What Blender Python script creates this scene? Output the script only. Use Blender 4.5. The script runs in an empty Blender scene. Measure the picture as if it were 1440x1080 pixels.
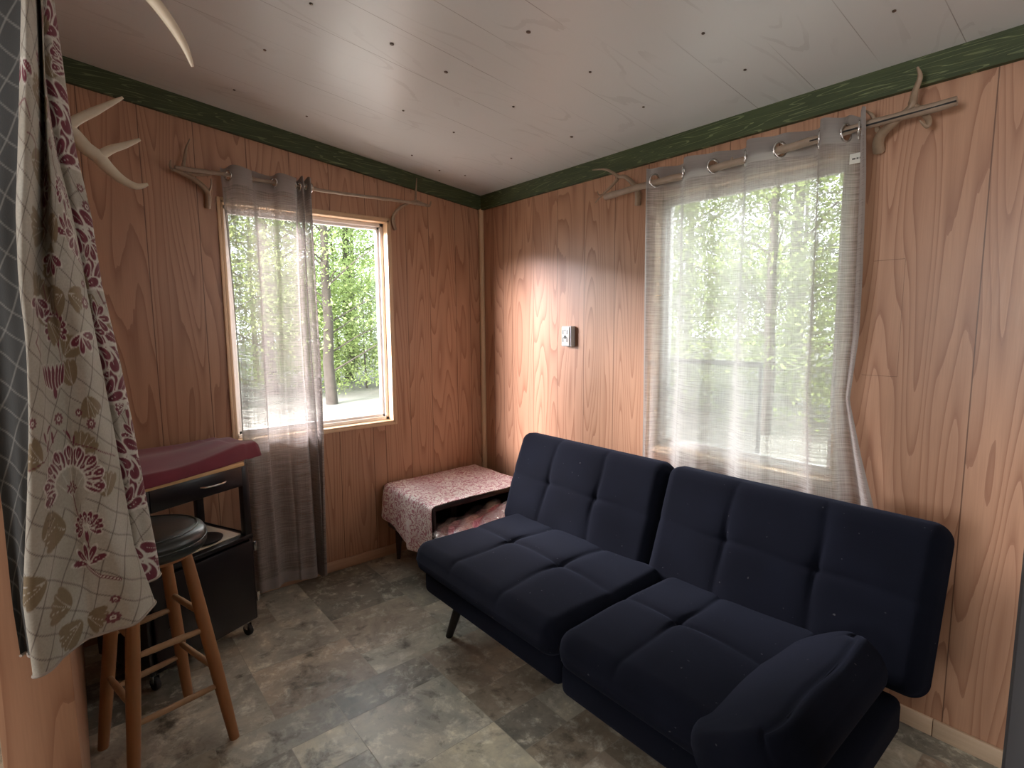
import bpy, bmesh, math, random
import numpy as np
from mathutils import Vector, Matrix

sc = bpy.context.scene
COL = sc.collection
random.seed(7)
R = math.radians
PI = math.pi

# ------------------------------------------------------------------ camera
RIGHT = Vector((0.63683449, 0.77095536, -0.00834709))
UP = Vector((-0.08124799, 0.07787167, 0.99364721))
FWD = Vector((-0.76670764, 0.63211062, -0.11222993))
EYE = Vector((0, 0, 1.4))
FPX = 756.146
cam = bpy.data.cameras.new('camera')
cam.sensor_width = 36
cam.lens = FPX / 1440 * 36
cam.clip_start = 0.02
camo = bpy.data.objects.new('camera', cam)
COL.objects.link(camo)
m = Matrix((RIGHT, UP, -FWD)).transposed().to_4x4()
m.translation = EYE
camo.matrix_world = m
sc.camera = camo

# ------------------------------------------------------------------ light and exposure
sc.view_settings.view_transform = 'Standard'
sc.view_settings.look = 'None'
sc.view_settings.gamma = 1
sc.view_settings.use_curve_mapping = False
sc.view_settings.exposure = 1.25
w = bpy.data.worlds.new('overcast_sky')
sc.world = w
w.use_nodes = True
nt = w.node_tree
bg = nt.nodes['Background']
bg.inputs[0].default_value = (0.93, 0.97, 1.0, 1)
bg.inputs[1].default_value = 2.9


def area(name, loc, target, sx, sy, power, color):
    l = bpy.data.lights.new(name, 'AREA')
    l.shape = 'RECTANGLE'
    l.size, l.size_y = sx, sy
    l.energy = power
    l.color = color
    o = bpy.data.objects.new(name, l)
    COL.objects.link(o)
    o.location = loc
    d = Vector(target) - Vector(loc)
    o.rotation_euler = d.to_track_quat('-Z', 'Y').to_euler()
    return o


# open sky between the tree tops and the cabin, seen through each window
area('skylight_west', (-11.0, -2.2, 4.9), (-3.0, 1.2, 1.4), 6.0, 2.6, 3900, (1.0, 0.88, 0.92))
area('skylight_southwest', (-6.6, -8.6, 4.6), (-3.0, 1.2, 1.4), 7.0, 2.6, 6500, (1.0, 0.84, 0.90))
area('skylight_north', (-0.3, 7.2, 5.0), (-1.1, 2.2, 1.3), 5.0, 2.4, 130, (0.97, 0.96, 1.0))
# added fill lamps out of view that brighten the room; no windows stand there
area('back_fill_light', (-0.5, -3.7, 1.6), (-0.9, 1.6, 1.5), 1.5, 1.2, 40, (1.0, 0.97, 0.95))
area('side_fill_light', (1.42, 1.45, 1.55), (-2.4, 1.3, 1.35), 0.9, 1.1, 5, (1.0, 0.97, 0.95))

# ------------------------------------------------------------------ helpers
XW, YW = -2.923, 2.162


def ray(x, y):
    return RIGHT * ((x - 720) / FPX) + UP * (-(y - 540) / FPX) + FWD


def onX(x, y, X):
    d = ray(x, y)
    return EYE + d * (X / d.x)


def onY(x, y, Y):
    d = ray(x, y)
    return EYE + d * (Y / d.y)


def onZ(x, y, Z):
    d = ray(x, y)
    return EYE + d * ((Z - 1.4) / d.z)


def tag(o, label=None, cat=None, group=None, kind=None):
    if label: o['label'] = label
    if cat: o['category'] = cat
    if group: o['group'] = group
    if kind: o['kind'] = kind
    return o


def empty(name, loc, rz=0, label=None, cat=None, group=None):
    o = bpy.data.objects.new(name, None)
    COL.objects.link(o)
    o.location = loc
    o.rotation_euler = (0, 0, rz)
    o.empty_display_size = 0.1
    return tag(o, label, cat, group)


def obj(name, verts, faces, mat, parent=None, smooth=False, loc=None, angle=None):
    me = bpy.data.meshes.new(name)
    me.from_pydata([tuple(v) for v in verts], [], faces)
    me.validate()
    me.update()
    if mat: me.materials.append(mat)
    if smooth:
        me.polygons.foreach_set('use_smooth', [True] * len(me.polygons))
        if angle:
            try:
                me.set_sharp_from_angle(angle=R(angle))
            except Exception:
                pass
    o = bpy.data.objects.new(name, me)
    COL.objects.link(o)
    if parent: o.parent = parent
    if loc: o.location = loc
    return o


class MB:
    """collects shapes for one mesh"""
    def __init__(self):
        self.v, self.f = [], []

    def add(self, verts, faces, mat=None):
        n = len(self.v)
        if mat is not None:
            verts = [mat @ Vector(p) for p in verts]
        self.v += [tuple(p) for p in verts]
        self.f += [tuple(i + n for i in f) for f in faces]
        return self

    def box(self, lo, hi, bev=0.0, mat=None, seg=2):
        bm = bmesh.new()
        bmesh.ops.create_cube(bm, size=1)
        for v in bm.verts:
            v.co = Vector([(lo[i] + hi[i]) / 2 + v.co[i] * (hi[i] - lo[i]) for i in range(3)])
        if bev > 0:
            bmesh.ops.bevel(bm, geom=list(bm.edges), offset=bev, segments=seg, profile=0.5, affect='EDGES')
        bm.verts.index_update()
        self.add([v.co.copy() for v in bm.verts], [[v.index for v in f.verts] for f in bm.faces], mat)
        bm.free()
        return self

    def tube(self, pts, rad, n=10, cap=True, sub=0, squash=None):
        pts = [Vector(p) for p in pts]
        if not hasattr(rad, '__len__'): rad = [rad] * len(pts)
        if sub:
            P, Q = [], []
            for i in range(len(pts) - 1):
                p0 = pts[max(i - 1, 0)]; p1 = pts[i]; p2 = pts[i + 1]; p3 = pts[min(i + 2, len(pts) - 1)]
                for k in range(sub):
                    t = k / sub
                    P.append(0.5 * ((2 * p1) + (p2 - p0) * t + (2 * p0 - 5 * p1 + 4 * p2 - p3) * t * t + (3 * p1 - p0 - 3 * p2 + p3) * t ** 3))
                    Q.append(rad[i] * (1 - t) + rad[i + 1] * t)
            P.append(pts[-1]); Q.append(rad[-1])
            pts, rad = P, Q
        base = len(self.v)
        t0 = (pts[1] - pts[0]).normalized()
        a = Vector((0, 0, 1)) if abs(t0.z) < 0.9 else Vector((1, 0, 0))
        nrm = t0.cross(a).normalized()
        N = len(pts)
        for i, p in enumerate(pts):
            t = (pts[min(i + 1, N - 1)] - pts[max(i - 1, 0)]).normalized()
            nrm = (nrm - t * nrm.dot(t)).normalized()
            b = t.cross(nrm)
            for k in range(n):
                an = 2 * PI * k / n
                self.v.append(tuple(p + (nrm * math.cos(an) + b * math.sin(an)) * rad[i]))
        for i in range(N - 1):
            for k in range(n):
                k2 = (k + 1) % n
                self.f.append((base + i * n + k, base + i * n + k2, base + (i + 1) * n + k2, base + (i + 1) * n + k))
        if cap:
            self.f.append(tuple(base + k for k in reversed(range(n))))
            self.f.append(tuple(base + (N - 1) * n + k for k in range(n)))
        return self

    def lathe(self, prof, n=32, mat=None, cap=True):
        V, F = [], []
        for r, z in prof:
            for k in range(n):
                a = 2 * PI * k / n
                V.append((r * math.cos(a), r * math.sin(a), z))
        for i in range(len(prof) - 1):
            for k in range(n):
                k2 = (k + 1) % n
                F.append((i * n + k, i * n + k2, (i + 1) * n + k2, (i + 1) * n + k))
        if cap:
            F.append(tuple(reversed(range(n))))
            F.append(tuple((len(prof) - 1) * n + k for k in range(n)))
        return self.add(V, F, mat)

    def torus(self, Rr, r, mat, n=24, k=10):
        V, F = [], []
        for i in range(n):
            a = 2 * PI * i / n
            for j in range(k):
                b = 2 * PI * j / k
                V.append(((Rr + r * math.cos(b)) * math.cos(a), (Rr + r * math.cos(b)) * math.sin(a), r * math.sin(b)))
        for i in range(n):
            for j in range(k):
                F.append((i * k + j, ((i + 1) % n) * k + j, ((i + 1) % n) * k + (j + 1) % k, i * k + (j + 1) % k))
        return self.add(V, F, mat)

    def build(self, name, mat, parent=None, smooth=True, angle=40):
        return obj(name, self.v, self.f, mat, parent, smooth, angle=angle)


def grid_faces(nx, ny, wrap=False):
    return [(j * nx + i, j * nx + i + 1, (j + 1) * nx + i + 1, (j + 1) * nx + i) for j in range(ny - 1) for i in range(nx - 1)]


# ------------------------------------------------------------------ materials
class NT:
    def __init__(self, name):
        self.m = bpy.data.materials.new(name)
        self.m.use_nodes = True
        self.t = self.m.node_tree
        self.b = self.t.nodes['Principled BSDF']
        self.out = self.t.nodes['Material Output']

    def n(self, kind, ins=None, **kw):
        nd = self.t.nodes.new(kind)
        for k, v in kw.items(): setattr(nd, k, v)
        for k, v in (ins or {}).items(): self.set(nd, k, v)
        return nd

    def set(self, nd, k, v):
        s = nd.inputs[k]
        if isinstance(v, bpy.types.NodeSocket): self.t.links.new(v, s)
        elif isinstance(v, bpy.types.Node): self.t.links.new(v.outputs[0], s)
        else: s.default_value = v

    def math(self, op, a, b=0.0, c=None, clamp=False):
        nd = self.n('ShaderNodeMath', {0: a, 1: b}, operation=op)
        nd.use_clamp = clamp
        if c is not None: self.set(nd, 2, c)
        return nd.outputs[0]

    def noise(self, vec, scale=1.0, detail=2.0, rough=0.5, dist=0.0):
        return self.n('ShaderNodeTexNoise', {'Vector': vec, 'Scale': scale, 'Detail': detail, 'Roughness': rough, 'Distortion': dist}).outputs[0]

    def comb(self, x, y, z=0.0):
        return self.n('ShaderNodeCombineXYZ', {0: x, 1: y, 2: z}).outputs[0]

    def ramp(self, fac, stops):
        r = self.n('ShaderNodeValToRGB', {'Fac': fac})
        el = r.color_ramp.elements
        while len(el) < len(stops): el.new(0.5)
        for e, (p, c) in zip(el, stops):
            e.position = p
            e.color = (*c, 1) if len(c) == 3 else c
        return r.outputs[0]

    def mix(self, fac, a, b, blend='MIX'):
        nd = self.n('ShaderNodeMix', data_type='RGBA', blend_type=blend)
        nd.clamp_factor = True
        self.set(nd, 0, fac)
        for idx, v in ((6, a), (7, b)):
            if isinstance(v, tuple) and len(v) == 3: v = (*v, 1)
            self.set(nd, idx, v)
        return nd.outputs[2]

    def bump(self, h, strength=0.3, dist=0.01):
        nd = self.n('ShaderNodeBump', {'Height': h, 'Strength': strength, 'Distance': dist})
        self.set(self.b, 'Normal', nd.outputs[0])
        return nd

    def P(self, **kw):
        for k, v in kw.items():
            k = {'color': 'Base Color', 'rough': 'Roughness', 'metal': 'Metallic', 'spec': 'Specular IOR Level',
                 'sheen': 'Sheen Weight', 'coat': 'Coat Weight', 'trans': 'Transmission Weight', 'coat_rough': 'Coat Roughness'}[k]
            if isinstance(v, tuple) and len(v) == 3: v = (*v, 1)
            self.set(self.b, k, v)
        return self

    def pos(self):
        g = self.n('ShaderNodeNewGeometry')
        s = self.n('ShaderNodeSeparateXYZ', {0: g.outputs['Position']})
        return g.outputs['Position'], s.outputs[0], s.outputs[1], s.outputs[2]

    def objc(self):
        g = self.n('ShaderNodeTexCoord')
        s = self.n('ShaderNodeSeparateXYZ', {0: g.outputs['Object']})
        return g.outputs['Object'], s.outputs[0], s.outputs[1], s.outputs[2]


def simple(name, color, rough=0.5, var=0.12, scale=14, bump=0.0, **kw):
    m = NT(name)
    p, x, y, z = m.objc()
    n = m.noise(p, scale, 4)
    c = m.mix(n, tuple(c * (1 - var) for c in color), tuple(min(1, c * (1 + var)) for c in color))
    m.P(color=c, rough=rough, **kw)
    if bump: m.bump(m.noise(p, scale * 12, 2), bump, 0.002)
    return m.m


def contour_wood(m, h, z, fx, fz, cid, n_lines=11.0):
    """cathedral grain: contour lines of a long stretched noise field"""
    off = m.math('MULTIPLY', cid, 3.71)
    hh = m.math('ADD', m.math('MULTIPLY', h, fx), off)
    zz = m.math('ADD', m.math('MULTIPLY', z, fz), m.math('MULTIPLY', cid, 1.37))
    n = m.noise(m.comb(hh, zz), 1.0, 1.2, 0.35)
    wob = m.noise(m.comb(m.math('MULTIPLY', h, 60), m.math('MULTIPLY', z, 3)), 1.0, 2)
    k = m.math('ADD', m.math('MULTIPLY', n, n_lines), m.math('MULTIPLY', wob, 0.25))
    fr = m.math('FRACT', k)
    fine = m.noise(m.comb(m.math('MULTIPLY', h, 260), m.math('MULTIPLY', z, 7)), 1.0, 3)
    return fr, fine, n


def panel_mat(name, axis, grooves, off, seams=()):
    m = NT(name)
    p, x, y, z = m.pos()
    h = {'X': x, 'Y': y}[axis]
    cid = 0.0
    gm = None
    for g in grooves:
        st = m.math('GREATER_THAN', h, g)
        cid = m.math('ADD', cid, st)
        d = m.math('ABSOLUTE', m.math('SUBTRACT', h, g))
        e = m.math('LESS_THAN', d, 0.0018)
        gm = e if gm is None else m.math('MAXIMUM', gm, e)
    for (h0, h1, z0, z1) in seams:
        inh = m.math('MULTIPLY', m.math('GREATER_THAN', h, h0), m.math('LESS_THAN', h, h1))
        inz = m.math('MULTIPLY', m.math('GREATER_THAN', z, z0), m.math('LESS_THAN', z, z1))
        gm = m.math('MAXIMUM', gm, m.math('MULTIPLY', m.math('MULTIPLY', inh, inz), 0.7))
    cid = m.math('ADD', cid, off)
    fr, fine, n = contour_wood(m, h, z, 7.5, 0.62, cid, 16.0)
    # one side of each growth ring is darker, fading out
    ring = m.ramp(fr, [(0.0, (1, 1, 1)), (0.10, (0.75, 0.75, 0.75)), (0.45, (0.22, 0.22, 0.22)), (0.93, (0, 0, 0)), (1.0, (1, 1, 1))])
    light, mid, dark = (0.50, 0.290, 0.180), (0.41, 0.222, 0.132), (0.245, 0.100, 0.054)
    c = m.mix(ring, light, mid)
    rr = m.math('MULTIPLY', m.math('GREATER_THAN', fr, 0.93), 0.75)
    rr = m.math('ADD', m.math('MULTIPLY', m.math('POWER', m.math('SUBTRACT', 1.0, fr), 6.0), 0.6), rr, clamp=True)
    c = m.mix(m.math('MULTIPLY', rr, 0.74), c, dark)
    big = m.noise(m.comb(m.math('MULTIPLY', h, 9), m.math('MULTIPLY', z, 0.8)), 1.0, 2)
    c = m.mix(m.math('MULTIPLY', m.math('SUBTRACT', big, 0.45), 1.6, clamp=True), c, (0.37, 0.20, 0.125))
    c = m.mix(m.math('MULTIPLY', m.math('SUBTRACT', fine, 0.35), 0.65, clamp=True), c, (0.30, 0.145, 0.088))
    c = m.mix(m.math('MULTIPLY', gm, 0.8), c, (0.10, 0.045, 0.025))
    m.P(color=c, rough=m.math('ADD', m.math('MULTIPLY', fine, 0.14), 0.30), spec=0.5)
    hgt = m.math('SUBTRACT', m.math('MULTIPLY', fine, 0.12), gm)
    m.bump(hgt, 0.35, 0.0015)
    return m.m


MAT = {}
gl = [-0.6, -0.2, 0.105, 0.31, 0.52, 0.742, 0.944, 1.147, 1.349, 1.428, 1.60, 1.757, 1.95, 2.06]
gr = [-2.80, -2.70, -2.615, -2.415, -2.211, -2.008, -1.801, -1.60, -1.4, -1.2, -1.0, -0.8, -0.372, -0.17, 0.03, 0.235, 0.5, 0.8, 1.1]
MAT['panel_left'] = panel_mat('wood_panelling_west', 'Y', gl, 3.0)
MAT['panel_right'] = panel_mat('wood_panelling_north', 'X', gr, 21.0,
    [(-0.674, -0.569, 1.2075, 1.2095), (-0.5695, -0.568, 1.208, 1.60), (-0.66, -0.569, 1.601, 1.603)])
MAT['panel_part'] = panel_mat('wood_panelling_partition', 'X', [-2.6, -2.2, -1.8, -1.6, -0.5, 0.2], 40.0)
MAT['panel_back'] = panel_mat('wood_panelling_rest', 'Y', [-2, -1.5, -1, -0.5, 0, 0.5, 1, 1.5], 60.0)


def ceiling_mat():
    m = NT('white_painted_panelling')
    p, x, y, z = m.pos()
    gm = None
    for g in [-2.72, -2.54, -2.33, -2.125, -1.905, -1.697, -1.49, -1.285, -1.08, -0.87, -0.66, -0.45, -0.25, 0.0]:
        e = m.math('LESS_THAN', m.math('ABSOLUTE', m.math('SUBTRACT', x, g)), 0.0012)
        gm = e if gm is None else m.math('MAXIMUM', gm, e)
    mask = m.noise(m.comb(m.math('MULTIPLY', x, 4.3), m.math('MULTIPLY', y, 1.6)), 1.0, 1)
    mask = m.math('MULTIPLY', m.math('SUBTRACT', mask, 0.42), 6.0, clamp=True)
    fr, fine, n = contour_wood(m, x, y, 4.6, 1.1, m.math('FLOOR', m.math('MULTIPLY', x, 2.4)), 9.0)
    line = m.math('GREATER_THAN', fr, 0.86)
    patch = m.math('MULTIPLY', m.math('SUBTRACT', m.noise(m.comb(m.math('MULTIPLY', x, 5), m.math('MULTIPLY', y, 3), 3.0), 1.0, 2), 0.46), 7.0, clamp=True)
    line = m.math('MULTIPLY', line, patch)
    c = m.mix(m.noise(p, 1.6, 3), (0.60, 0.61, 0.60), (0.66, 0.67, 0.655))
    c = m.mix(m.math('MULTIPLY', line, 0.16), c, (0.22, 0.2, 0.18))
    c = m.mix(m.math('MULTIPLY', m.math('MULTIPLY', gm, mask), 0.7), c, (0.16, 0.14, 0.12))
    m.P(color=c, rough=0.33, spec=0.55)
    m.bump(m.math('SUBTRACT', m.math('MULTIPLY', fine, 0.2), m.math('ADD', m.math('MULTIPLY', line, 0.5), gm)), 0.25, 0.0012)
    return m.m


MAT['ceiling'] = ceiling_mat()


def green_mat(name, axis):
    m = NT(name)
    p, x, y, z = m.pos()
    h = {'X': x, 'Y': y}[axis]
    fr, fine, n = contour_wood(m, z, h, 26.0, 1.5, 1.0, 12.0)
    c = m.mix(m.noise(m.comb(m.math('MULTIPLY', h, 5), m.math('MULTIPLY', z, 30)), 1.0, 4), (0.020, 0.034, 0.010), (0.060, 0.085, 0.026))
    lt = m.math('MULTIPLY', m.math('GREATER_THAN', fr, 0.86), m.math('MULTIPLY', m.math('SUBTRACT', fine, 0.3), 2.2, clamp=True))
    c = m.mix(m.math('MULTIPLY', lt, 0.8), c, (0.27, 0.32, 0.15))
    dk = m.math('MULTIPLY', m.math('SUBTRACT', m.noise(m.comb(m.math('MULTIPLY', h, 14), m.math('MULTIPLY', z, 160)), 1.0, 3), 0.5), 3, clamp=True)
    c = m.mix(m.math('MULTIPLY', dk, 0.6), c, (0.012, 0.022, 0.006))
    m.P(color=c, rough=0.6)
    m.bump(fine, 0.5, 0.002)
    return m.m


MAT['green_l'] = green_mat('green_stained_wood_west', 'Y')
MAT['green_r'] = green_mat('green_stained_wood_north', 'X')


def pine_mat(name, c0, c1, dirscale=(3, 3, 40)):
    m = NT(name)
    g = m.n('ShaderNodeTexCoord').outputs['Object']
    mp = m.n('ShaderNodeMapping', {'Vector': g, 'Scale': dirscale})
    n = m.noise(mp.outputs[0], 1.0, 4, 0.6)
    c = m.mix(n, c0, c1)
    m.P(color=c, rough=0.45)
    m.bump(n, 0.15, 0.001)
    return m.m


MAT['base_l'] = pine_mat('baseboard_wood_west', (0.42, 0.25, 0.16), (0.62, 0.42, 0.28), (40, 3, 60))
MAT['base_r'] = pine_mat('baseboard_wood_north', (0.46, 0.32, 0.20), (0.74, 0.58, 0.42), (3, 40, 60))
MAT['casing'] = pine_mat('window_casing_wood', (0.55, 0.36, 0.20), (0.72, 0.52, 0.34), (30, 30, 4))
MAT['stool_wood'] = pine_mat('oiled_stool_wood', (0.235, 0.105, 0.040), (0.37, 0.18, 0.075), (30, 30, 4))
MAT['rung_wood'] = pine_mat('pale_rung_wood', (0.30, 0.18, 0.09), (0.46, 0.30, 0.17), (60, 60, 60))
MAT['board'] = pine_mat('butcher_block_wood', (0.55, 0.33, 0.14), (0.72, 0.47, 0.24), (5, 40, 60))
MAT['stick'] = pine_mat('peeled_stick_wood', (0.23, 0.165, 0.115), (0.40, 0.315, 0.24), (30, 30, 30))
MAT['antler'] = pine_mat('bleached_antler', (0.58, 0.50, 0.37), (0.80, 0.72, 0.57), (25, 25, 25))
MAT['antler_dark'] = pine_mat('brown_antler', (0.16, 0.105, 0.065), (0.38, 0.28, 0.19), (30, 30, 30))
MAT['vinyl'] = simple('window_vinyl', (0.78, 0.76, 0.74), 0.35, 0.05)
MAT['black'] = simple('black_lacquer', (0.011, 0.009, 0.010), 0.28, 0.3)
MAT['espresso'] = simple('dark_brown_lacquer', (0.030, 0.014, 0.011), 0.3, 0.4, 20)
MAT['chrome'] = simple('brushed_chrome', (0.72, 0.70, 0.68), 0.22, 0.05, metal=1.0)
MAT['leg_black'] = simple('black_sofa_leg', (0.012, 0.012, 0.013), 0.4, 0.2)
MAT['stool_vinyl'] = simple('black_stool_vinyl', (0.018, 0.024, 0.022), 0.30, 0.25, 9, bump=0.15, spec=0.6)
MAT['cream_tray'] = simple('cream_tray', (0.58, 0.50, 0.39), 0.5, 0.08)
MAT['dark_iron'] = simple('dark_iron', (0.02, 0.02, 0.022), 0.35, 0.2)
MAT['outlet'] = simple('white_outlet_plastic', (0.80, 0.82, 0.78), 0.3, 0.03)
MAT['outlet_side'] = simple('grey_outlet_box', (0.55, 0.60, 0.62), 0.4, 0.05)
MAT['outlet_slot'] = simple('dark_outlet_slots', (0.06, 0.075, 0.065), 0.5, 0.1)
MAT['grey_box'] = simple('dark_grey_enamel', (0.04, 0.042, 0.048), 0.6, 0.06)
MAT['screw'] = simple('rusty_screw_metal', (0.12, 0.09, 0.07), 0.4, 0.3, metal=0.6)
MAT['rubber'] = simple('black_rubber', (0.015, 0.015, 0.015), 0.6, 0.2)
MAT['tagwhite'] = simple('white_care_tag', (0.75, 0.76, 0.70), 0.7, 0.04)
MAT['tagink'] = simple('care_tag_ink', (0.08, 0.08, 0.07), 0.7, 0.04)


def fabric_sofa():
    m = NT('navy_black_suede')
    p, x, y, z = m.objc()
    n = m.noise(p, 7, 3)
    c = m.mix(n, (0.0024, 0.0029, 0.0054), (0.0050, 0.0062, 0.0120))
    lint = m.math('GREATER_THAN', m.noise(p, 95, 0), 0.865)
    c = m.mix(m.math('MULTIPLY', lint, 0.2), c, (0.2, 0.2, 0.21))
    m.P(color=c, rough=0.95, spec=0.06, sheen=0.045)
    m.b.inputs['Sheen Roughness'].default_value = 0.45
    m.b.inputs['Sheen Tint'].default_value = (0.45, 0.55, 0.85, 1)
    m.bump(m.noise(p, 420, 2), 0.25, 0.001)
    return m.m


MAT['sofa'] = fabric_sofa()


def maroon_cloth():
    m = NT('maroon_cotton')
    p, x, y, z = m.objc()
    c = m.mix(m.noise(p, 9, 3), (0.115, 0.008, 0.022), (0.19, 0.016, 0.038))
    m.P(color=c, rough=0.8, sheen=0.2)
    m.bump(m.noise(p, 300, 2), 0.2, 0.001)
    return m.m


MAT['maroon'] = maroon_cloth()


def jacquard(name, cream, pink, deep, scale):
    m = NT(name)
    p, x, y, z = m.objc()
    wv = m.noise(p, scale, 3, 0.55, 1.6)
    a = m.math('FRACT', m.math('MULTIPLY', wv, 5.5))
    a = m.ramp(a, [(0.0, (0, 0, 0)), (0.35, (0, 0, 0)), (0.42, (1, 1, 1)), (0.75, (1, 1, 1)), (0.82, (0, 0, 0))])
    b = m.noise(p, scale * 0.28, 2)
    c = m.mix(a, cream, pink)
    c = m.mix(m.math('MULTIPLY', m.math('SUBTRACT', b, 0.5), 3.5, clamp=True), c, m.mix(a, deep, pink))
    m.P(color=c, rough=0.7, sheen=0.15)
    m.bump(m.noise(p, 350, 2), 0.25, 0.001)
    return m.m


MAT['tablecloth'] = jacquard('pink_cream_jacquard', (0.84, 0.76, 0.72), (0.50, 0.21, 0.25), (0.60, 0.42, 0.42), 17)
MAT['bagfabric'] = jacquard('rose_folded_fabric', (0.78, 0.38, 0.44), (0.60, 0.18, 0.26), (0.85, 0.62, 0.66), 9)


def sheer_mat(name, col, op0, through=0.5):
    m = NT(name)
    uv = m.n('ShaderNodeUVMap').outputs[0]
    s = m.n('ShaderNodeSeparateXYZ', {0: uv})
    u, v = s.outputs[0], s.outputs[1]
    slub = m.noise(m.comb(m.math('MULTIPLY', u, 9), m.math('MULTIPLY', v, 210)), 1.0, 3, 0.6)
    warp = m.noise(m.comb(m.math('MULTIPLY', u, 420), m.math('MULTIPLY', v, 8)), 1.0, 2, 0.5)
    band = m.noise(m.comb(m.math('MULTIPLY', u, 2.5), m.math('MULTIPLY', v, 26)), 1.0, 2, 0.5)
    k = m.math('ADD', m.math('MULTIPLY', m.math('SUBTRACT', slub, 0.5), 1.15), m.math('MULTIPLY', m.math('SUBTRACT', warp, 0.5), 0.6))
    k = m.math('ADD', k, m.math('MULTIPLY', m.math('SUBTRACT', band, 0.5), 0.28))
    k = m.math('ADD', k, op0)
    # thin cloth lets less light past where it is seen edge on
    lw = m.n('ShaderNodeLayerWeight', {'Blend': 0.35}).outputs['Facing']
    k = m.math('ADD', k, m.math('MULTIPLY', lw, 0.45))
    at = m.n('ShaderNodeAttribute', attribute_name='dense').outputs['Fac']
    k = m.math('ADD', k, m.math('MULTIPLY', at, 0.5), clamp=True)
    k = m.math('MINIMUM', k, 0.985)
    colr = m.mix(slub, tuple(c * 0.86 for c in col), tuple(min(1, c * 1.12) for c in col))
    d = m.n('ShaderNodeBsdfDiffuse', {'Color': colr})
    t = m.n('ShaderNodeBsdfTranslucent', {'Color': colr})
    a = m.n('ShaderNodeMixShader', {0: through, 1: d.outputs[0], 2: t.outputs[0]})
    tr = m.n('ShaderNodeBsdfTransparent', {'Color': (1, 1, 1, 1)})
    f = m.n('ShaderNodeMixShader', {0: k, 1: tr.outputs[0], 2: a.outputs[0]})
    m.t.links.new(f.outputs[0], m.out.inputs[0])
    return m.m


MAT['sheer_l'] = sheer_mat('sheer_grey_linen', (0.33, 0.30, 0.285), 0.68, 0.22)
MAT['sheer_r'] = sheer_mat('sheer_taupe_linen', (0.43, 0.41, 0.395), 0.70, 0.55)


def floor_mat():
    m = NT('slate_vinyl')
    p, x, y, z = m.pos()
    a = m.n('ShaderNodeAttribute', attribute_name='tile')
    s = m.n('ShaderNodeSeparateXYZ', {0: a.outputs['Color']})
    r, g, b = s.outputs
    q = m.n('ShaderNodeVectorMath', {0: p, 1: m.comb(m.math('MULTIPLY', r, 37), m.math('MULTIPLY', g, 51), m.math('MULTIPLY', b, 13))}, operation='ADD').outputs[0]
    n1 = m.noise(q, 5.0, 7, 0.66, 0.25)
    n2 = m.noise(q, 15, 7, 0.7, 0.3)
    base = m.ramp(r, [(0.0, (0.15, 0.155, 0.135)), (0.3, (0.30, 0.265, 0.20)), (0.5, (0.40, 0.34, 0.26)), (0.72, (0.35, 0.355, 0.305)), (1.0, (0.50, 0.485, 0.37))])
    c = m.mix(m.math('MULTIPLY', m.math('SUBTRACT', n1, 0.40), 3.2, clamp=True), base, m.mix(g, m.mix(0.5, base, (0.56, 0.53, 0.43)), m.mix(0.5, base, (0.30, 0.21, 0.14))))
    c = m.mix(m.math('MULTIPLY', m.math('SUBTRACT', n2, 0.52), 5.0, clamp=True), c, (0.72, 0.71, 0.60))
    n3 = m.noise(q, 9, 6, 0.68, 0.3)
    c = m.mix(m.math('MULTIPLY', m.math('SUBTRACT', n3, 0.545), 6.0, clamp=True), c, (0.085, 0.075, 0.055))
    n4 = m.noise(q, 3.2, 8, 0.72, 0.4)
    c = m.mix(1.0, c, m.ramp(n4, [(0.30, (0.50, 0.50, 0.50)), (0.5, (1, 1, 1)), (0.68, (1.55, 1.5, 1.4))]), 'MULTIPLY')
    m.P(color=c, rough=0.36, spec=0.45)
    m.bump(n2, 0.25, 0.002)
    return m.m


MAT['floor'] = floor_mat()
MAT['grout'] = simple('pale_floor_joint', (0.36, 0.34, 0.28), 0.7, 0.2)


def leaf_mat(name, c0, c1):
    m = NT(name)
    p, x, y, z = m.pos()
    n = m.noise(p, 2.2, 2)
    n2 = m.noise(p, 23, 0)
    c = m.mix(n, c0, c1)
    c = m.mix(m.math('MULTIPLY', n2, 0.4), c, (0.38, 0.50, 0.24))
    d = m.n('ShaderNodeBsdfDiffuse', {'Color': c})
    t = m.n('ShaderNodeBsdfTranslucent', {'Color': c})
    f = m.n('ShaderNodeMixShader', {0: 0.45, 1: d.outputs[0], 2: t.outputs[0]})
    m.t.links.new(f.outputs[0], m.out.inputs[0])
    return m.m


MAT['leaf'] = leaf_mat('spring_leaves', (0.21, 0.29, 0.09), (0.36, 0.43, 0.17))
MAT['leaf2'] = leaf_mat('darker_green_leaves', (0.14, 0.20, 0.065), (0.25, 0.31, 0.12))  # deeper green leaf colour of the tall tree type
MAT['bark'] = simple('grey_bark', (0.055, 0.047, 0.038), 0.9, 0.4, 6, bump=0.4)
MAT['soil'] = simple('pale_forest_floor', (0.22, 0.215, 0.19), 0.9, 0.5, 1.3)


def glass_mat():
    m = NT('window_glass')
    g = m.n('ShaderNodeBsdfGlossy', {'Color': (1, 1, 1, 1), 'Roughness': 0.02})
    t = m.n('ShaderNodeBsdfTransparent', {'Color': (0.96, 0.98, 0.97, 1)})
    fr = m.n('ShaderNodeFresnel', {'IOR': 1.45})
    bf = m.n('ShaderNodeNewGeometry').outputs['Backfacing']
    fac = m.math('MULTIPLY', fr.outputs[0], m.math('SUBTRACT', 1.0, bf))
    f = m.n('ShaderNodeMixShader', {0: fac, 1: t.outputs[0], 2: g.outputs[0]})
    m.t.links.new(f.outputs[0], m.out.inputs[0])
    return m.m


MAT['glass'] = glass_mat()


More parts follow.
